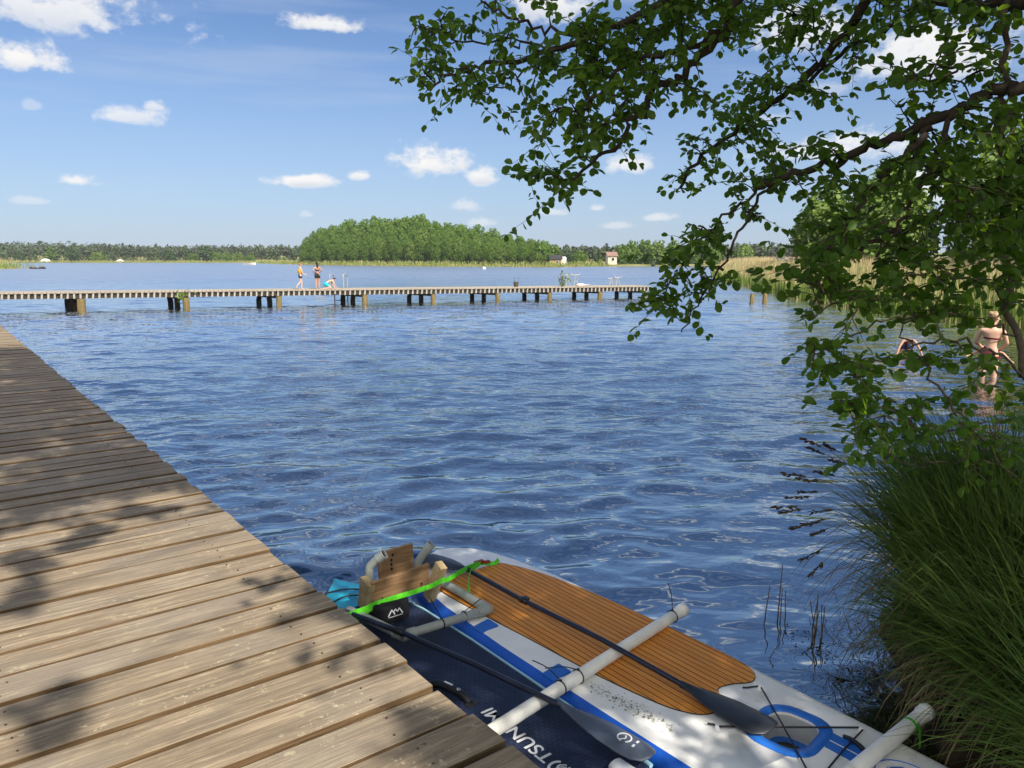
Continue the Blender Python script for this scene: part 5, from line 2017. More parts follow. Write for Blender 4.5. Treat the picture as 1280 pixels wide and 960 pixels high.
single(750, 324, 207, 10, 'light', 'light green shrub directly left of the cream house')
for k, (u, tv, wd, kd, lb) in enumerate(((778, 304, 22, 'mid', 'green tree directly right of the cream house'), (790, 299, 26, 'mid', 'second green tree right of the cream house'),
                                         (806, 298, 28, 'mid', 'tall green tree right of the cream house, third from it'), (822, 298, 28, 'light', 'light green tree behind the tip of the drooping alder bough'),
                                         (842, 299, 28, 'mid', 'green tree behind the drooping alder bough'), (864, 303, 26, 'mid', 'green tree right of the drooping alder bough tip'),
                                         (892, 306, 26, 'mid', 'tree behind the left edge of the reed bed'), (930, 305, 30, 'light', 'pale green tree above the left part of the reed bed'))):
    single(u, tv, 214 + 3 * (k % 3), wd, kd, lb)
single(817, 326, 204, 8, 'pine', 'rusty brown bush at the foot of the right shore trees')


def forest(name, u0, u1, Y0, Y1, top, seed, spacing=2.6, label_kind='stuff'):
    """far wood that reads as one mass: every tree with its own crown and bare stem"""
    g = random.Random(seed)
    Vs, rr, tv, tf = [], [], [], []
    mb = MB()
    for row in range(5):
        Y = Y0 + (Y1 - Y0) * row / 4
        u = u0
        while u < u1:
            loc = Vector(far_loc(u, Y + g.uniform(-4, 4)))
            h = ((322 - top(u)) / 960 * Y + H - loc.z) * (0.80 + 0.05 * row) * g.uniform(0.88, 1.08)
            pine = g.random() < 0.62
            wd = g.uniform(2.5, 3.7) * h / 10
            n_ = 150
            sd_ = g.randrange(10 ** 6)
            c, r = crown_lobes(h, wd, sd_, 0.34 if pine else 0.05, 12)
            V = clump_cards(c, r, n_, 0.46, sd_, out=0.5) + np.array(loc)
            Vs.append(V)
            base = 0.12 if pine else 0.75
            rr += [min(1, max(0, base + g.uniform(-0.12, 0.12) + g.uniform(-0.1, 0.1))) for _ in range(n_)]
            if row < 2 and pine:
                mb.tube([loc, loc + Vector((0, 0, h * 0.75))], [0.16, 0.10], 5)
            u += spacing / Y * 960 * g.uniform(0.7, 1.3)
    m_ = M_forest
    root = tag(cards_obj(name, np.concatenate(Vs), m_, None, seed, rr), kind='stuff')
    tr = mb.build('stems', M_pinebark, root)
    tr['kind'] = 'stuff'
    return root


M_forest = leaf_mat('mixed_forest_foliage', (0.075, 0.095, 0.058), (0.085, 0.135, 0.045), (0.08, 0.11, 0.04), 0.15, 0.7)
M_pinebark = vmat('reddish_pine_bark', (0.20, 0.12, 0.075), 0.9, 0.2, 0.3, 2)
tag(forest('far_forest', -90, 392, 362, 420, lambda u: float(np.interp(u, [-90, 0, 100, 180, 280, 380], [300, 300.5, 301.5, 304.5, 305.5, 304.5])), 4, 3.4), 'dark mixed pine wood stretching along the whole far left shore', 'forest')
tag(forest('pine_forest', 672, 1010, 236, 290, lambda u: float(np.interp(u, [672, 700, 760, 820, 900, 1010], [305, 306, 305.5, 304, 302.5, 303])), 9, 3.0), 'dark pine wood behind the cream house on the right shore', 'forest')


def shore_grass(name, pts, n, h0, h1, depth, label, seed, wid=0.10):
    g = np.random.default_rng(seed)
    P_ = np.array(pts, float)
    seg = np.linalg.norm(np.diff(P_, axis=0), axis=1)
    k = g.choice(len(seg), n, p=seg / seg.sum())
    f = g.random(n)
    p = P_[k] + (P_[k + 1] - P_[k]) * f[:, None]
    nrm = np.stack([-(P_[k + 1] - P_[k])[:, 1], (P_[k + 1] - P_[k])[:, 0]], 1)
    nrm = unit(nrm)
    off = g.random(n) * depth - 0.6
    x, y = p[:, 0] - nrm[:, 0] * off, p[:, 1] - nrm[:, 1] * off
    d = lake_dist(x, y)
    sgn = np.where((off > 0) & (d < -1.5), -1, 1)
    x, y = p[:, 0] - nrm[:, 0] * off * sgn, p[:, 1] - nrm[:, 1] * off * sgn
    z = np.maximum(ground_z(x, y), -0.05)
    o = blades_obj(name, np.stack([x, y, z], 1), g.normal(0, 0.16, (n, 3)) + np.array([0, 0, 1.0]), g.uniform(h0, h1, n), g.uniform(0.5, 1.0, n) * wid, g.uniform(0, 0.6, n), M_reed, None, 2)
    return tag(o, label, 'reeds', kind='stuff')


shore_grass('shore_reeds', SHORE[24:32], 5200, 0.5, 1.3, 5.0, 'low pale reed fringe along the island and right far shore', 3, 0.22)
shore_grass('shore_grass', SHORE[31:34], 3000, 0.4, 1.0, 7.0, 'tan and green grass fringe along the far left shore', 4, 0.30)
p = on(-14, 336, 0)
n = 900
x = p.x + rng.normal(0, 3.6, n)
y = p.y + rng.normal(0, 2.5, n)
tag(blades_obj('reed_patch', np.stack([x, y, np.full(n, -0.1)], 1), rng.normal(0, 0.12, (n, 3)) + np.array([0, 0, 1.0]), rng.uniform(1.3, 2.4, n), rng.uniform(0.06, 0.14, n), rng.uniform(0, 0.5, n), M_reed, None, 3),
    'small reed patch standing in the lake at the left edge', 'reeds', kind='stuff')


# ------------------------------------------------------------------ reed bed on the right
def build_reeds():
    g = np.random.default_rng(9)
    P_ = np.array(SHORE[13:20], float)
    seg = np.linalg.norm(np.diff(P_, axis=0), axis=1)
    N = 60000
    k = g.choice(len(seg), N, p=seg / seg.sum())
    f = g.random(N)
    p = P_[k] + (P_[k + 1] - P_[k]) * f[:, None]
    nrm = unit(np.stack([-(P_[k + 1] - P_[k])[:, 1], (P_[k + 1] - P_[k])[:, 0]], 1))
    off = g.random(N) ** 1.5 * 14 - 0.5 + g.normal(0, 0.35, N)
    x, y = p[:, 0] - nrm[:, 0] * -off * -1, p[:, 1] - nrm[:, 1] * off
    d = lake_dist(x, y)
    wrong = d < -1.4
    x = np.where(wrong, p[:, 0] + nrm[:, 0] * off, x)
    y = np.where(wrong, p[:, 1] + nrm[:, 1] * off, y)
    d = lake_dist(x, y)
    keep = d > -1.6
    x, y, d = x[keep], y[keep], d[keep]
    n = len(x)
    z = np.maximum(ground_z(x, y), -0.15)
    clump = np.sin(x * 1.3 + np.sin(y * 0.9) * 2) * 0.5 + np.sin(y * 0.7 + x * 0.4) * 0.5
    h = g.uniform(1.25, 1.95, n) + 0.22 * clump
    h *= 0.72 + 0.28 * np.clip((d + 1.2) / 2.5, 0, 1)
    wd = g.uniform(0.022, 0.055, n) * (0.55 + y / 55)
    o = blades_obj('reed_bed', np.stack([x, y, z], 1), g.normal(0, 0.09, (n, 3)) + np.array([0.03, 0, 1.0]), h, wd, g.uniform(0.0, 0.55, n), M_reed, None, 4, rr=np.clip(g.random(n) * 0.7 + 0.3 * (clump + 1) / 2, 0, 1))
    tag(o, 'tall reed bed with tan plumes along the right bank of the lake', 'reeds', kind='stuff')


build_reeds()

# sunlit trees behind the reeds
for (x, y, h, wd, m_, lb) in ((27, 56, 8.6, 3.2, M_tree2, 'fresh green sunlit tree behind the reeds, the one furthest from the camera'),
                              (29.5, 47, 11.5, 4.2, M_tree2, 'large sunlit tree behind the reed bed, among the alder leaves'),
                              (27.5, 38, 12.0, 4.2, M_tree, 'tall sunlit green tree behind the reeds and the bending child'),
                              (25.5, 29.5, 12.5, 4.6, M_tree2, 'tall bright tree behind the woman at the right edge'),
                              (24.5, 61, 7.6, 2.9, M_tree2, 'small bright bushy tree behind the reeds, closest to the grey hut'),
                              (24.0, 50, 8.0, 3.2, M_tree2, 'bright round bushy tree just behind the reed plumes'),
                              (35, 40, 13.0, 4.5, M_tree, 'tall tree standing behind the sunlit trees of the right bank')):
    make_tree(h, wd, m_, int(x * 31), 9000, 0.17, 0.04, 34, loc=(x, y, 0.3), label=lb, name='bank_tree', tr=0.2, limbs=8)


# ------------------------------------------------------------------ near alder with overhanging boughs
class Foliage:
    """twigs and leaves of one tree, grown from authored limbs"""
    def __init__(s, seed):
        s.g = random.Random(seed)
        s.wood = MB()
        s.nodes = []                 # (point, radius) along limbs, for twig roots
        s.pos, s.tip, s.nor, s.size = [], [], [], []

    def limb(s, pts, r0, r1, k=6, jit=0.03):
        P_ = smooth_line(pts, k)
        n = len(P_)
        out, rad = [], []
        for i, p in enumerate(P_):
            q = p + Vector((s.g.gauss(0, jit), s.g.gauss(0, jit), s.g.gauss(0, jit))) * (0.5 if 0 < i < n - 1 else 0)
            r_ = r0 * 0.72 + (r1 - r0 * 0.72) * (i / (n - 1)) ** 0.8
            out.append(q)
            rad.append(r_)
            s.nodes.append(q)
        s.wood.tube(out, rad, 9)
        return out

    def leaf(s, p, d, size):
        g = s.g
        t = (Vector(d).normalized() * 0.7 + Vector((g.gauss(0, .55), g.gauss(0, .55), g.gauss(-.25, .45))))
        nn = Vector((g.gauss(0, .55), g.gauss(0, .55), 1.0))
        s.pos.append(tuple(p))
        s.tip.append(tuple(t))
        s.nor.append(tuple(nn))
        s.size.append(size * g.uniform(0.52, 1.12))

    def twig(s, a, b, size=0.06, step=0.035, r=0.006, shoots=True, lead=0.25):
        """curved leafy twig from a to b"""
        g = s.g
        a, b = Vector(a), Vector(b)
        L = (b - a).length
        if L < 0.02:
            return
        sag = Vector((g.gauss(0, .08), g.gauss(0, .08), 0.10 * g.uniform(0, 1.4))) * L
        P_ = []
        for i in range(7):
            f = i / 6
            P_.append(a.lerp(b, f) + sag * 4 * f * (1 - f) * 0.5 + Vector((g.gauss(0, .012), g.gauss(0, .012), g.gauss(0, .012))) * L * (1 if 0 < i < 6 else 0))
        s.wood.tube(P_, [r * (1 - 0.75 * i / 6) for i in range(7)], 5, cap=False)
        x = L * lead if L > 0.5 else L * 0.1
        side = 1
        while x <= L:
            f = x / L * 6
            i = min(5, int(f))
            p = P_[i].lerp(P_[i + 1], f - i)
            d = (P_[i + 1] - P_[i]).normalized()
            lat = d.cross(Vector((g.gauss(0, .4), g.gauss(0, .4), 1))).normalized() * side
            s.leaf(p + lat * 0.012, d * 0.6 + lat, size)
            side = -side
            if shoots and g.random() < step * 5.5 and x > L * 0.2:
                q = p + (d * g.uniform(0.3, 0.9) + lat * g.uniform(0.4, 1.0) + Vector((0, 0, g.uniform(-.5, .25)))) * g.uniform(0.12, 0.32)
                s.twig(p, q, size, step, r * 0.5, False)
            x += step * g.uniform(0.7, 1.3)
        s.leaf(P_[-1], P_[-1] - P_[-2], size)
        s.leaf(P_[-1], P_[-1] - P_[-2] + Vector((0.1, 0.1, 0.05)), size)

    def spray(s, u, v, ru, rv, Y, count, size=0.06, dy=0.35, maxlen=0.9):
        """leafy twigs whose tips fill a volume round a point"""
        g = s.g
        NN = np.array([tuple(q) for q in s.nodes])
        for _ in range(count):
            while True:
                a, b = g.uniform(-1, 1), g.uniform(-1, 1)
                if a * a + b * b <= 1:
                    break
            tgt = at(u + a * ru, v + b * rv, Y + g.uniform(-dy, dy))
            d = NN - np.array(tuple(tgt))
            dist = np.sqrt((d ** 2).sum(1)) + 0.25 * np.maximum(-d[:, 2], 0)
            k = int(np.argmin(dist))
            root = Vector(NN[k])
            if (tgt - root).length > maxlen:
                # bridge with a bare branchlet that later twigs can use
                mid = root.lerp(tgt, 0.62) + Vector((g.gauss(0, .03), g.gauss(0, .03), 0.05))
                q = smooth_line([root, root.lerp(mid, 0.5) + Vector((0, 0, 0.06)), mid], 4)
                s.wood.tube(q, [0.011 * (1 - 0.5 * i / len(q)) for i in range(len(q))], 6)
                s.nodes += q[2:]
                NN = np.array([tuple(q_) for q_ in s.nodes])
                root = mid
            s.twig(root, tgt, size, r=0.0055)
            if g.random() < 0.35:
                s.nodes.append(root.lerp(tgt, 0.5))
                NN = np.array([tuple(q_) for q_ in s.nodes])

    def finish(s, root, origin, wood_name, wood_mat, leaf_mat_, leaf_name='crown'):
        s.wood.build(wood_name, wood_mat, root, origin=origin)
        leaves_obj(leaf_name, s.pos, s.tip, s.nor, s.size, leaf_mat_, root, origin=origin)


TRUNK = Vector((4.9, 3.1, 0.25))


def build_alder():
    root = empty('alder_tree', TRUNK, 0, 'big dark alder on the right bank with leafy boughs overhanging the water', 'tree')
    F = Foliage(31)
    tr = F.limb([TRUNK + Vector((0, 0, -0.4)), TRUNK + Vector((0.05, 0.05, 1.5)), TRUNK + Vector((-0.1, 0.1, 3.2)), TRUNK + Vector((0.05, 0.3, 5.5)), TRUNK + Vector((-0.1, 0.5, 8.0)), TRUNK + Vector((0, 0.6, 10.5)), TRUNK + Vector((0.1, 0.6, 12.2))], 0.21, 0.04)
    nt_ = len(F.nodes)
    T = lambda z: TRUNK + Vector((0, 0.05, z))
    # limb A, upper dark bough
    F.limb([T(4.6), at(1190, -150, 4.6), at(1085, -5, 5.0), at(1050, 50, 5.2), at(1000, 105, 5.3), at(935, 152, 5.4), at(885, 190, 5.5), at(850, 235, 5.5)], 0.062, 0.010)
    F.limb([at(1090, -10, 5.0), at(1120, 25, 5.2), at(1060, 62, 5.4), at(1000, 112, 5.5)], 0.03, 0.012)
    # limb A2
    F.limb([T(4.9), at(1100, -260, 4.3), at(960, -60, 4.4), at(905, 40, 4.5), at(850, 92, 4.6), at(820, 112, 4.6), at(795, 148, 4.6), at(760, 190, 4.6), at(705, 225, 4.6)], 0.06, 0.008)
    F.limb([at(905, 40, 4.5), at(850, 60, 4.5), at(800, 75, 4.5), at(760, 105, 4.5), at(720, 140, 4.5)], 0.025, 0.008)
    # limb C, to the upper left
    F.limb([T(5.2), at(1080, -330, 4.2), at(930, -130, 4.4), at(850, -10, 4.6), at(775, 30, 4.8), at(720, 52, 4.9), at(660, 72, 5.0), at(600, 82, 5.1), at(565, 96, 5.1), at(535, 112, 5.1)], 0.055, 0.007)
    F.limb([at(735, 45, 4.9), at(680, 38, 5.0), at(640, 22, 5.0), at(595, -4, 5.1), at(560, -15, 5.1)], 0.018, 0.006)
    F.limb([at(668, 72, 5.0), at(650, 95, 5.0), at(630, 108, 5.0), at(600, 118, 5.0)], 0.010, 0.004)
    F.limb([at(700, 60, 4.9), at(640, 52, 5.0), at(580, 50, 5.1), at(545, 40, 5.1), at(520, 34, 5.1)], 0.012, 0.004)
    # limb B, big bough from the right edge
    F.limb([T(2.9), at(1420, 112, 4.0), at(1290, 107, 4.2), at(1240, 113, 4.3), at(1180, 148, 4.4), at(1105, 178, 4.5), at(1050, 200, 4.6), at(990, 217, 4.7), at(955, 235, 4.7)], 0.062, 0.018)
    F.limb([at(975, 222, 4.7), at(950, 245, 4.7), at(925, 290, 4.7), at(900, 335, 4.7), at(875, 375, 4.7), at(852, 415, 4.7)], 0.016, 0.004)
    F.limb([at(955, 235, 4.7), at(905, 270, 4.7), at(870, 300, 4.7), at(845, 345, 4.7), at(820, 390, 4.7)], 0.014, 0.004)
    F.limb([at(1165, 158, 4.4), at(1120, 205, 4.3), at(1085, 240, 4.3), at(1060, 280, 4.3), at(1035, 310, 4.3)], 0.03, 0.008)
    F.limb([at(1200, 140, 4.3), at(1170, 190, 4.2), at(1150, 240, 4.2), at(1120, 290, 4.2), at(1090, 330, 4.2)], 0.025, 0.007)
    F.limb([T(3.4), at(1400, -5, 4.1), at(1290, 0, 4.3), at(1235, 2, 4.5), at(1160, 0, 4.7), at(1090, -12, 4.9), at(1040, -8, 5.1)], 0.06, 0.016)
    F.limb([at(1260, 20, 4.4), at(1240, 45, 4.4), at(1230, 75, 4.4), at(1170, 95, 4.3), at(1110, 100, 4.2)], 0.016, 0.005)
    F.limb([T(2.3), at(1420, 210, 4.0), at(1290, 210, 4.2), at(1230, 240, 4.3), at(1180, 262, 4.3), at(1120, 292, 4.3), at(1060, 318, 4.3)], 0.06, 0.010)
    S = lambda u, v, ru, rv, Y, c, z_=0.06: F.spray(u, v, ru, rv, Y, max(2, round(c * 0.70)), z_)
    # upper left
    S(540, 48, 40, 38, 5.1, 14); S(556, 104, 45, 26, 5.1, 15); S(600, 25, 55, 26, 5.1, 13); S(640, 72, 55, 36, 5.0, 22)
    S(598, 118, 20, 16, 5.0, 6); S(662, 126, 22, 20, 5.0, 7); S(590, 70, 60, 30, 5.1, 16); S(700, 70, 45, 40, 4.9, 18); S(652, -5, 60, 12, 5.0, 7)
    # dense middle
    S(745, 55, 65, 45, 4.7, 46); S(790, 35, 75, 40, 4.7, 44); S(765, 110, 65, 40, 4.5, 36); S(705, 168, 46, 32, 4.6, 20); S(672, 208, 34, 14, 4.6, 9); S(700, 238, 22, 18, 4.6, 8)
    S(745, 170, 40, 35, 4.6, 20); S(820, 90, 40, 40, 4.6, 18); S(880, 30, 60, 36, 4.5, 30); S(850, 0, 90, 26, 4.5, 30); S(880, 120, 25, 30, 4.6, 6)
    # limb A
    S(960, 40, 60, 42, 5.2, 26); S(1040, 55, 50, 45, 5.3, 24); S(980, 105, 60, 36, 5.4, 22); S(925, 150, 42, 28, 5.4, 16); S(880, 190, 40, 26, 5.5, 13); S(855, 225, 34, 20, 5.5, 9)
    S(1030, 115, 36, 22, 5.3, 8); S(950, 200, 40, 28, 5.0, 10); S(1090, 20, 60, 26, 5.1, 14); S(1000, 0, 80, 18, 5.0, 16)
    # limb B
    S(1040, 180, 40, 24, 4.6, 9, 0.062); S(1125, 150, 50, 34, 4.5, 15, 0.064); S(1220, 110, 60, 50, 4.3, 26, 0.064); S(1230, 30, 60, 45, 4.4, 26, 0.064); S(1160, 15, 70, 26, 4.7, 18)
    S(1125, 92, 50, 14, 4.2, 7, 0.066); S(1250, 170, 50, 40, 4.2, 22, 0.064); S(1170, 190, 50, 34, 4.3, 20, 0.064)
    S(960, 235, 44, 22, 4.7, 11); S(925, 272, 30, 26, 4.7, 11); S(886, 292, 34, 26, 4.7, 15); S(858, 335, 34, 28, 4.7, 15); S(880, 340, 26, 30, 4.7, 10); S(845, 375, 30, 22, 4.7, 12); S(853, 402, 10, 14, 4.7, 3); S(815, 375, 12, 14, 4.7, 4)
    # right middle
    S(1060, 250, 50, 44, 4.3, 20); S(1130, 235, 60, 48, 4.3, 24); S(1215, 225, 70, 60, 4.2, 34); S(1035, 300, 42, 32, 4.3, 20); S(1110, 305, 60, 44, 4.3, 28); S(1200, 300, 70, 44, 4.2, 32); S(1270, 260, 30, 80, 4.1, 22)
    # the wide crown above and behind the picture, which throws the dappled shade
    g = F.g
    seen = list(F.pos)
    sun_v = to_sun.normalized()

    def cluster(p, tight=1.0):
        dv = p - Vector((0, 0, H))
        if dv.y > 0.2:
            up_ = math.sin(PITCH) * dv.y + math.cos(PITCH) * dv.z
            fw = math.cos(PITCH) * dv.y - math.sin(PITCH) * dv.z
            if fw > 0 and abs(dv.x / fw) < 0.80 and up_ / fw < 0.66:
                return False                    # would hang into the view
        ax = p - TRUNK
        q = math.hypot(ax.x, ax.y)
        if q > 7.2 or p.z > 14.0 or p.z < 2.6:
            return False
        zb = max(2.2, min(p.z - 0.6 - q * 0.30, 11.0))
        base = TRUNK + Vector((0, 0.05 * zb, zb))
        F.limb([base, base.lerp(p, 0.55) + Vector((0, 0, 0.12 * q)), p], 0.012 + 0.005 * q, 0.006, 3, 0.02)
        for _ in range(7):
            e = p + Vector((g.gauss(0, .34), g.gauss(0, .34), g.gauss(0, .26))) * tight
            s_ = p.lerp(e, 0.1)
            m = 12
            for i in range(m):
                w_ = s_.lerp(e, (i + 1) / m) + Vector((g.gauss(0, .07), g.gauss(0, .07), g.gauss(0, .07))) * tight
                F.leaf(w_, e - s_, 0.118)
        return True

    def lit_zone(p, margin=0.0):
        k = (p.z - DZ) / sun_v.z
        q = p - sun_v * k
        n_ = q.x * math.cos(TH) + q.y * math.sin(TH)
        t_ = -q.x * math.sin(TH) + q.y * math.cos(TH)
        return -0.35 < n_ < 1.60 + margin and -1.5 < t_ < 5.5

    def shade(target, z0, z1, tries=14, tight=1.0, force=False):
        for _ in range(tries):
            p = target + sun_v * ((g.uniform(z0, z1) - target.z) / sun_v.z)
            if lit_zone(p) and not force:
                continue
            if cluster(p, tight):
                return 1
        return 0
    cnt = [0] * 6
    for _ in range(340):
        cnt[0] += shade(B(g.uniform(-1.1, 1.6), g.uniform(6.0, 19.0), DZ), 6.5, 13.5)
    for _ in range(84):
        cnt[1] += shade(B(g.uniform(1.85, 3.6), g.uniform(0.5, 4.8), 0.15), 4.0, 8.5)
    for _ in range(58):
        cnt[2] += shade(Vector((g.uniform(1.9, 5.0), g.uniform(2.4, 6.2), 0.6)), 3.5, 8.5)
    left = [q for q in seen if q[0] < 0.33 * q[1]]
    for _ in range(85):
        cnt[3] += shade(Vector(g.choice(left)), 4.4, 9.5)
    for _ in range(24):
        cnt[4] += shade(Vector((g.uniform(1.6, 3.6), g.uniform(3.7, 4.6), g.uniform(0.8, 2.6))), 3.6, 8.0)
    for (u, v, tg) in ((20, 655, .7), (70, 618, .6), (150, 590, .6), (200, 560, .7), (240, 565, .6), (40, 700, .3), (110, 668, .25), (180, 640, .2), (30, 745, .2), (60, 885, .22), (450, 742, .32), (410, 757, .3), (610, 930, .3), (640, 948, .3), (560, 900, .25), (475, 768, .2)):
        cnt[5] += shade(on(u, v, DZ), 5.0, 8.5, 14, tg, True)
    print('shade clusters', cnt)
    F.finish(root, TRUNK, 'trunk', M_bark, M_leaf)
    print('alder leaves', len(F.pos))


build_alder()


def build_sapling():
    base = Vector((3.35, 4.15, 0.2))
    root = empty('young_alder', base, 0, 'slender young alder with thin upright stem at the right edge', 'tree')
    F = Foliage(57)
    F.limb([base + Vector((0, 0, -0.4)), at(1345, 700, 4.2), at(1300, 530, 4.25), at(1274, 440, 4.3), at(1258, 330, 4.3), at(1256, 200, 4.3), at(1255, 90, 4.3), at(1259, 0, 4.3), at(1262, -120, 4.3), at(1255, -300, 4.35)], 0.035, 0.012)
    F.limb([at(1310, 640, 4.1), at(1262, 590, 4.0), at(1210, 530, 3.95), at(1165, 472, 3.95), at(1135, 428, 3.95), at(1120, 400, 4.0)], 0.014, 0.004)
    F.limb([at(1285, 480, 4.25), at(1245, 440, 4.1), at(1180, 425, 4.0), at(1120, 440, 4.0), at(1070, 465, 4.0)], 0.012, 0.004)
    F.limb([at(1262, 380, 4.3), at(1215, 350, 4.1), at(1150, 345, 4.0), at(1080, 375, 4.0), at(1020, 395, 4.0)], 0.012, 0.004)
    F.limb([at(1268, 420, 4.3), at(1200, 395, 4.1), at(1120, 400, 4.0), at(1050, 425, 4.0), at(1015, 450, 4.0)], 0.010, 0.004)
    F.limb([at(1258, 330, 4.3), at(1230, 290, 4.2), at(1180, 270, 4.2), at(1110, 275, 4.2)], 0.010, 0.004)
    F.limb([at(1300, 600, 4.1), at(1230, 560, 4.0), at(1160, 530, 4.0), at(1090, 520, 4.0), at(1050, 500, 4.0)], 0.010, 0.003)
    F.limb([at(1240, 580, 4.0), at(1190, 575, 4.0), at(1130, 580, 4.0), at(1090, 560, 4.0)], 0.008, 0.003)
    S = lambda u, v, ru, rv, Y, c, z_: F.spray(u, v, ru, rv, Y, max(2, round(c * 0.72)), z_)
    z = 0.064
    S(1030, 338, 44, 26, 4.1, 18, z); S(1085, 365, 60, 28, 4.1, 24, z); S(1150, 372, 60, 34, 4.0, 24, z); S(1225, 370, 46, 40, 4.1, 16, z); S(1012, 398, 20, 18, 4.0, 6, z)
    S(1055, 440, 44, 38, 4.0, 18, z); S(1020, 455, 16, 26, 4.0, 6, z); S(1095, 468, 44, 34, 4.0, 14, z); S(1165, 430, 36, 30, 4.0, 3, z); S(1190, 480, 46, 44, 4.0, 11, z)
    S(1068, 505, 36, 28, 4.0, 10, z); S(1120, 525, 50, 26, 4.0, 10, z); S(1180, 530, 50, 30, 4.0, 10, z); S(1252, 520, 40, 50, 4.0, 14, z); S(1085, 560, 26, 22, 4.0, 7, z); S(1150, 570, 50, 16, 4.0, 8, z)
    S(1240, 590, 46, 34, 4.0, 14, z); S(1270, 330, 24, 60, 4.2, 12, z)
    F.finish(root, base, 'stem', M_barkl, M_leaf_y)
    print('sapling leaves', len(F.pos))


build_sapling()


# ------------------------------------------------------------------ sedge and bank plants at lower right
def tussock(name, loc, label, n_all, L0, L1, spread, lean, seed, rad=0.22, dry=0.20, wide=0.0150, cat='grass tussock'):
    g = np.random.default_rng(seed)
    n = int(n_all * 0.62)
    root = empty(name, loc, 0, label, cat)
    a = g.random(n) * 2 * math.pi
    q = np.sqrt(g.random(n)) * rad
    pos = np.stack([loc[0] + q * np.cos(a), loc[1] + q * np.sin(a), loc[2] + g.uniform(-0.05, 0.05, n)], 1)
    tilt = spread * (0.25 + 0.9 * q / rad) * g.uniform(0.4, 1.3, n)
    d = np.stack([np.cos(a) * tilt, np.sin(a) * tilt, np.ones(n)], 1) + np.array(lean) + g.normal(0, 0.12, (n, 3))
    blades_obj('green_blades', pos, d, g.uniform(L0, L1, n), g.uniform(0.6, 1.3, n) * wide, g.uniform(0.7, 2.3, n), M_grass, root, 7, origin=loc)
    m = int(n * dry)
    a = g.random(m) * 2 * math.pi
    q = np.sqrt(g.random(m)) * rad * 1.05
    pos = np.stack([loc[0] + q * np.cos(a), loc[1] + q * np.sin(a), loc[2] + g.uniform(-0.05, 0.05, m)], 1)
    d = np.stack([np.cos(a) * spread * 1.2, np.sin(a) * spread * 1.2, np.ones(m) * 0.8], 1) + np.array(lean) + g.normal(0, 0.25, (m, 3))
    blades_obj('dry_blades', pos, d, g.uniform(L0 * 0.7, L1 * 0.95, m), g.uniform(0.6, 1.2, m) * wide, g.uniform(2.2, 4.5, m), M_straw, root, 7, origin=loc)
    return root


gz = lambda x, y: float(ground_z(np.array([x]), np.array([y]))[0])
for (x, y, z, lb, n, L0, L1, sp_, ln, sd_, rd) in (
        (2.74, 4.05, 0.30, 'large dense sedge tussock arching over the water at the lower right', 4600, 0.65, 1.15, 0.33, (-0.07, 0.0, 0), 1, 0.36),
        (2.46, 3.72, 0.16, 'short sedge tussock with trailing straw hanging down the bank face above the water', 2600, 0.40, 0.75, 0.45, (-0.16, -0.05, 0), 6, 0.26),
        (3.05, 4.55, 0.32, 'tall sedge tussock behind the large one, below the thin alder twigs', 2600, 0.75, 1.2, 0.5, (-0.05, 0, 0), 2, 0.32),
        (2.50, 3.25, 0.22, 'drooping sedge tussock beside the capped end of the white pipe', 2200, 0.55, 0.95, 0.6, (-0.12, 0.0, 0), 3, 0.24),
        (3.00, 3.35, 0.34, 'mixed green and straw sedge tussock at the right edge of the bank', 2600, 0.6, 1.05, 0.6, (-0.1, 0, 0), 4, 0.32),
        (2.42, 2.55, 0.22, 'low sedge tussock hanging over the water in the bottom right corner', 1500, 0.45, 0.85, 0.7, (-0.1, 0.1, 0), 5, 0.26)):
    tussock('sedge_tussock', (x, y, z), lb, n, L0, L1, sp_, ln, sd_, rd)
# flowering sedge stalks leaning out over the water
loc = (2.45, 4.25, 0.35)
root = empty('flowering_sedge', loc, 0, 'thin sedge stalks with brown seed heads leaning left over the water', 'sedge')
g = random.Random(12)
st = MB()
pos, tip, nor, sz = [], [], [], []
for k, (u, v) in enumerate(((1003, 548), (1012, 560), (980, 592), (998, 598), (1030, 556), (985, 622), (1000, 615), (1015, 640), (975, 640), (1005, 655), (988, 660), (968, 634), (1040, 575), (1022, 590), (1016, 668), (1000, 700), (1012, 720))):
    e = at(u, v, 4.35 + g.uniform(-0.25, 0.35))
    b = Vector(loc) + Vector((g.gauss(0, 0.12), g.gauss(0, 0.12), 0))
    m = b.lerp(e, 0.55) + Vector((0, 0, 0.20))
    P_ = smooth_line([b, m, e], 7)
    st.tube(P_, [0.0028 - 0.0016 * i / len(P_) for i in range(len(P_))], 5, cap=False)
    for i in range(int(len(P_) * 0.80), len(P_)):
        for _ in range(9):
            d = (P_[i] - P_[i - 1]).normalized()
            pos.append(tuple(P_[i - 1].lerp(P_[i], g.random()) + Vector((g.gauss(0, .003), g.gauss(0, .003), g.gauss(0, .003)))))
            tip.append(tuple(d + Vector((g.gauss(0, .22), g.gauss(0, .22), g.gauss(-.05, .22)))))
            nor.append((g.gauss(0, 1), g.gauss(0, 1), g.gauss(0, 1)))
            sz.append(g.uniform(0.016, 0.034))
st.build('stalks', M_straw, root, origin=loc)
leaves_obj('seed_heads', pos, tip, nor, sz, M_seed, root, origin=loc, width=0.4)


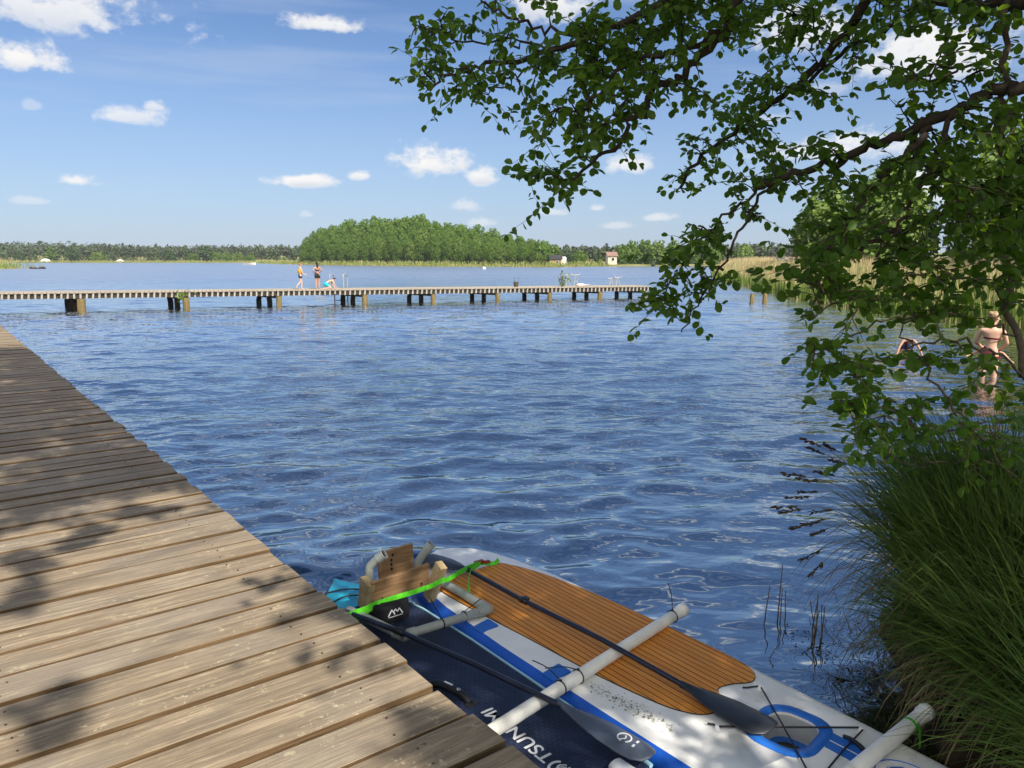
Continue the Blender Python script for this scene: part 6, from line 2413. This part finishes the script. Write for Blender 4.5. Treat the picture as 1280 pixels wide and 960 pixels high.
def bank_grass():
    g2 = np.random.default_rng(77)
    n = 9000
    x = g2.uniform(1.9, 6.5, n)
    y = g2.uniform(1.2, 7.2, n)
    d = lake_dist(x, y)
    k = (d > 0.10) & (d < 3.2)
    x, y = x[k], y[k]
    z = ground_z(x, y)
    n = len(x)
    o = blades_obj('bank_grass', np.stack([x, y, z], 1), g2.normal(0, 0.4, (n, 3)) + np.array([-0.1, 0, 1.0]), g2.uniform(0.2, 0.75, n), g2.uniform(0.004, 0.010, n), g2.uniform(0.8, 3.0, n), [M_grass, M_straw], None, 5,
                   mi=(g2.random(n) < 0.25).astype(int))
    tag(o, 'loose green and straw grass covering the right bank', 'grass', kind='stuff')


bank_grass()

# dead stems and dark drifting weed at the water's edge
for (u, v, h, lb, sd_) in ((985, 775, 0.32, 'cluster of broken brown stems standing in the water left of the sedge', 4), (1022, 792, 0.22, 'short dead stems in the shallow water close under the sedge', 5)):
    p = on(u, v, 0)
    g = random.Random(sd_)
    mb = MB()
    for k in range(5):
        a = Vector((g.gauss(0, .07), g.gauss(0, .07), -0.15))
        mb.tube([a, a + Vector((g.gauss(0, .03), g.gauss(0, .03), h * g.uniform(0.5, 1.2) + 0.15))], [0.005, 0.003], 5)
    tag(mb.build('dead_stems', M_straw, loc=(p.x, p.y, 0)), lb, 'stems', 'dead stems in the shallows')
g = random.Random(19)
pos, tip, nor, sz = [], [], [], []
for (u, v, ru, rv, n) in ((1003, 790, 24, 10, 90), (1018, 812, 20, 12, 90)):
    for k in range(n):
        p = on(u + g.gauss(0, .5) * ru, v + g.gauss(0, .5) * rv, 0.01)
        pos.append((p.x, p.y, g.uniform(-0.03, 0.012)))
        tip.append((g.gauss(0, 1), g.gauss(0, 1), g.gauss(0, .2)))
        nor.append((g.gauss(0, .3), g.gauss(0, .3), 1))
        sz.append(g.uniform(0.01, 0.03))
o = leaves_obj('floating_weed', pos, tip, nor, sz, leaf_mat('dark_wet_weed', (0.025, 0.024, 0.012), (0.07, 0.055, 0.028), (0.02, 0.02, 0.01), 0.05, 0.35), width=0.45)
tag(o, 'dark weed drifting on the water between boards and sedge', 'water weed', kind='stuff')


# ------------------------------------------------------------------ thin summer haze
HAZE = 0.0002
mb = MB()
mb.box((0, 0, 8.0), (5900, 5900, 21.0))
hz = bpy.data.materials.new('haze_air')
hz.use_nodes = True
hn = NT(hz.node_tree)
hn.n.clear()
pv = hn.node('ShaderNodeVolumePrincipled')
pv.inputs['Color'].default_value = (0.80, 0.88, 1.0, 1)
pv.inputs['Density'].default_value = HAZE
hn.l.new(pv.outputs[0], hn.node('ShaderNodeOutputMaterial').inputs['Volume'])
hz.cycles.homogeneous_volume = True
ho = mb.build('haze', hz)
tag(ho, 'thin pale summer haze over the lake', 'haze', kind='stuff')
SC.cycles.volume_bounces = 0
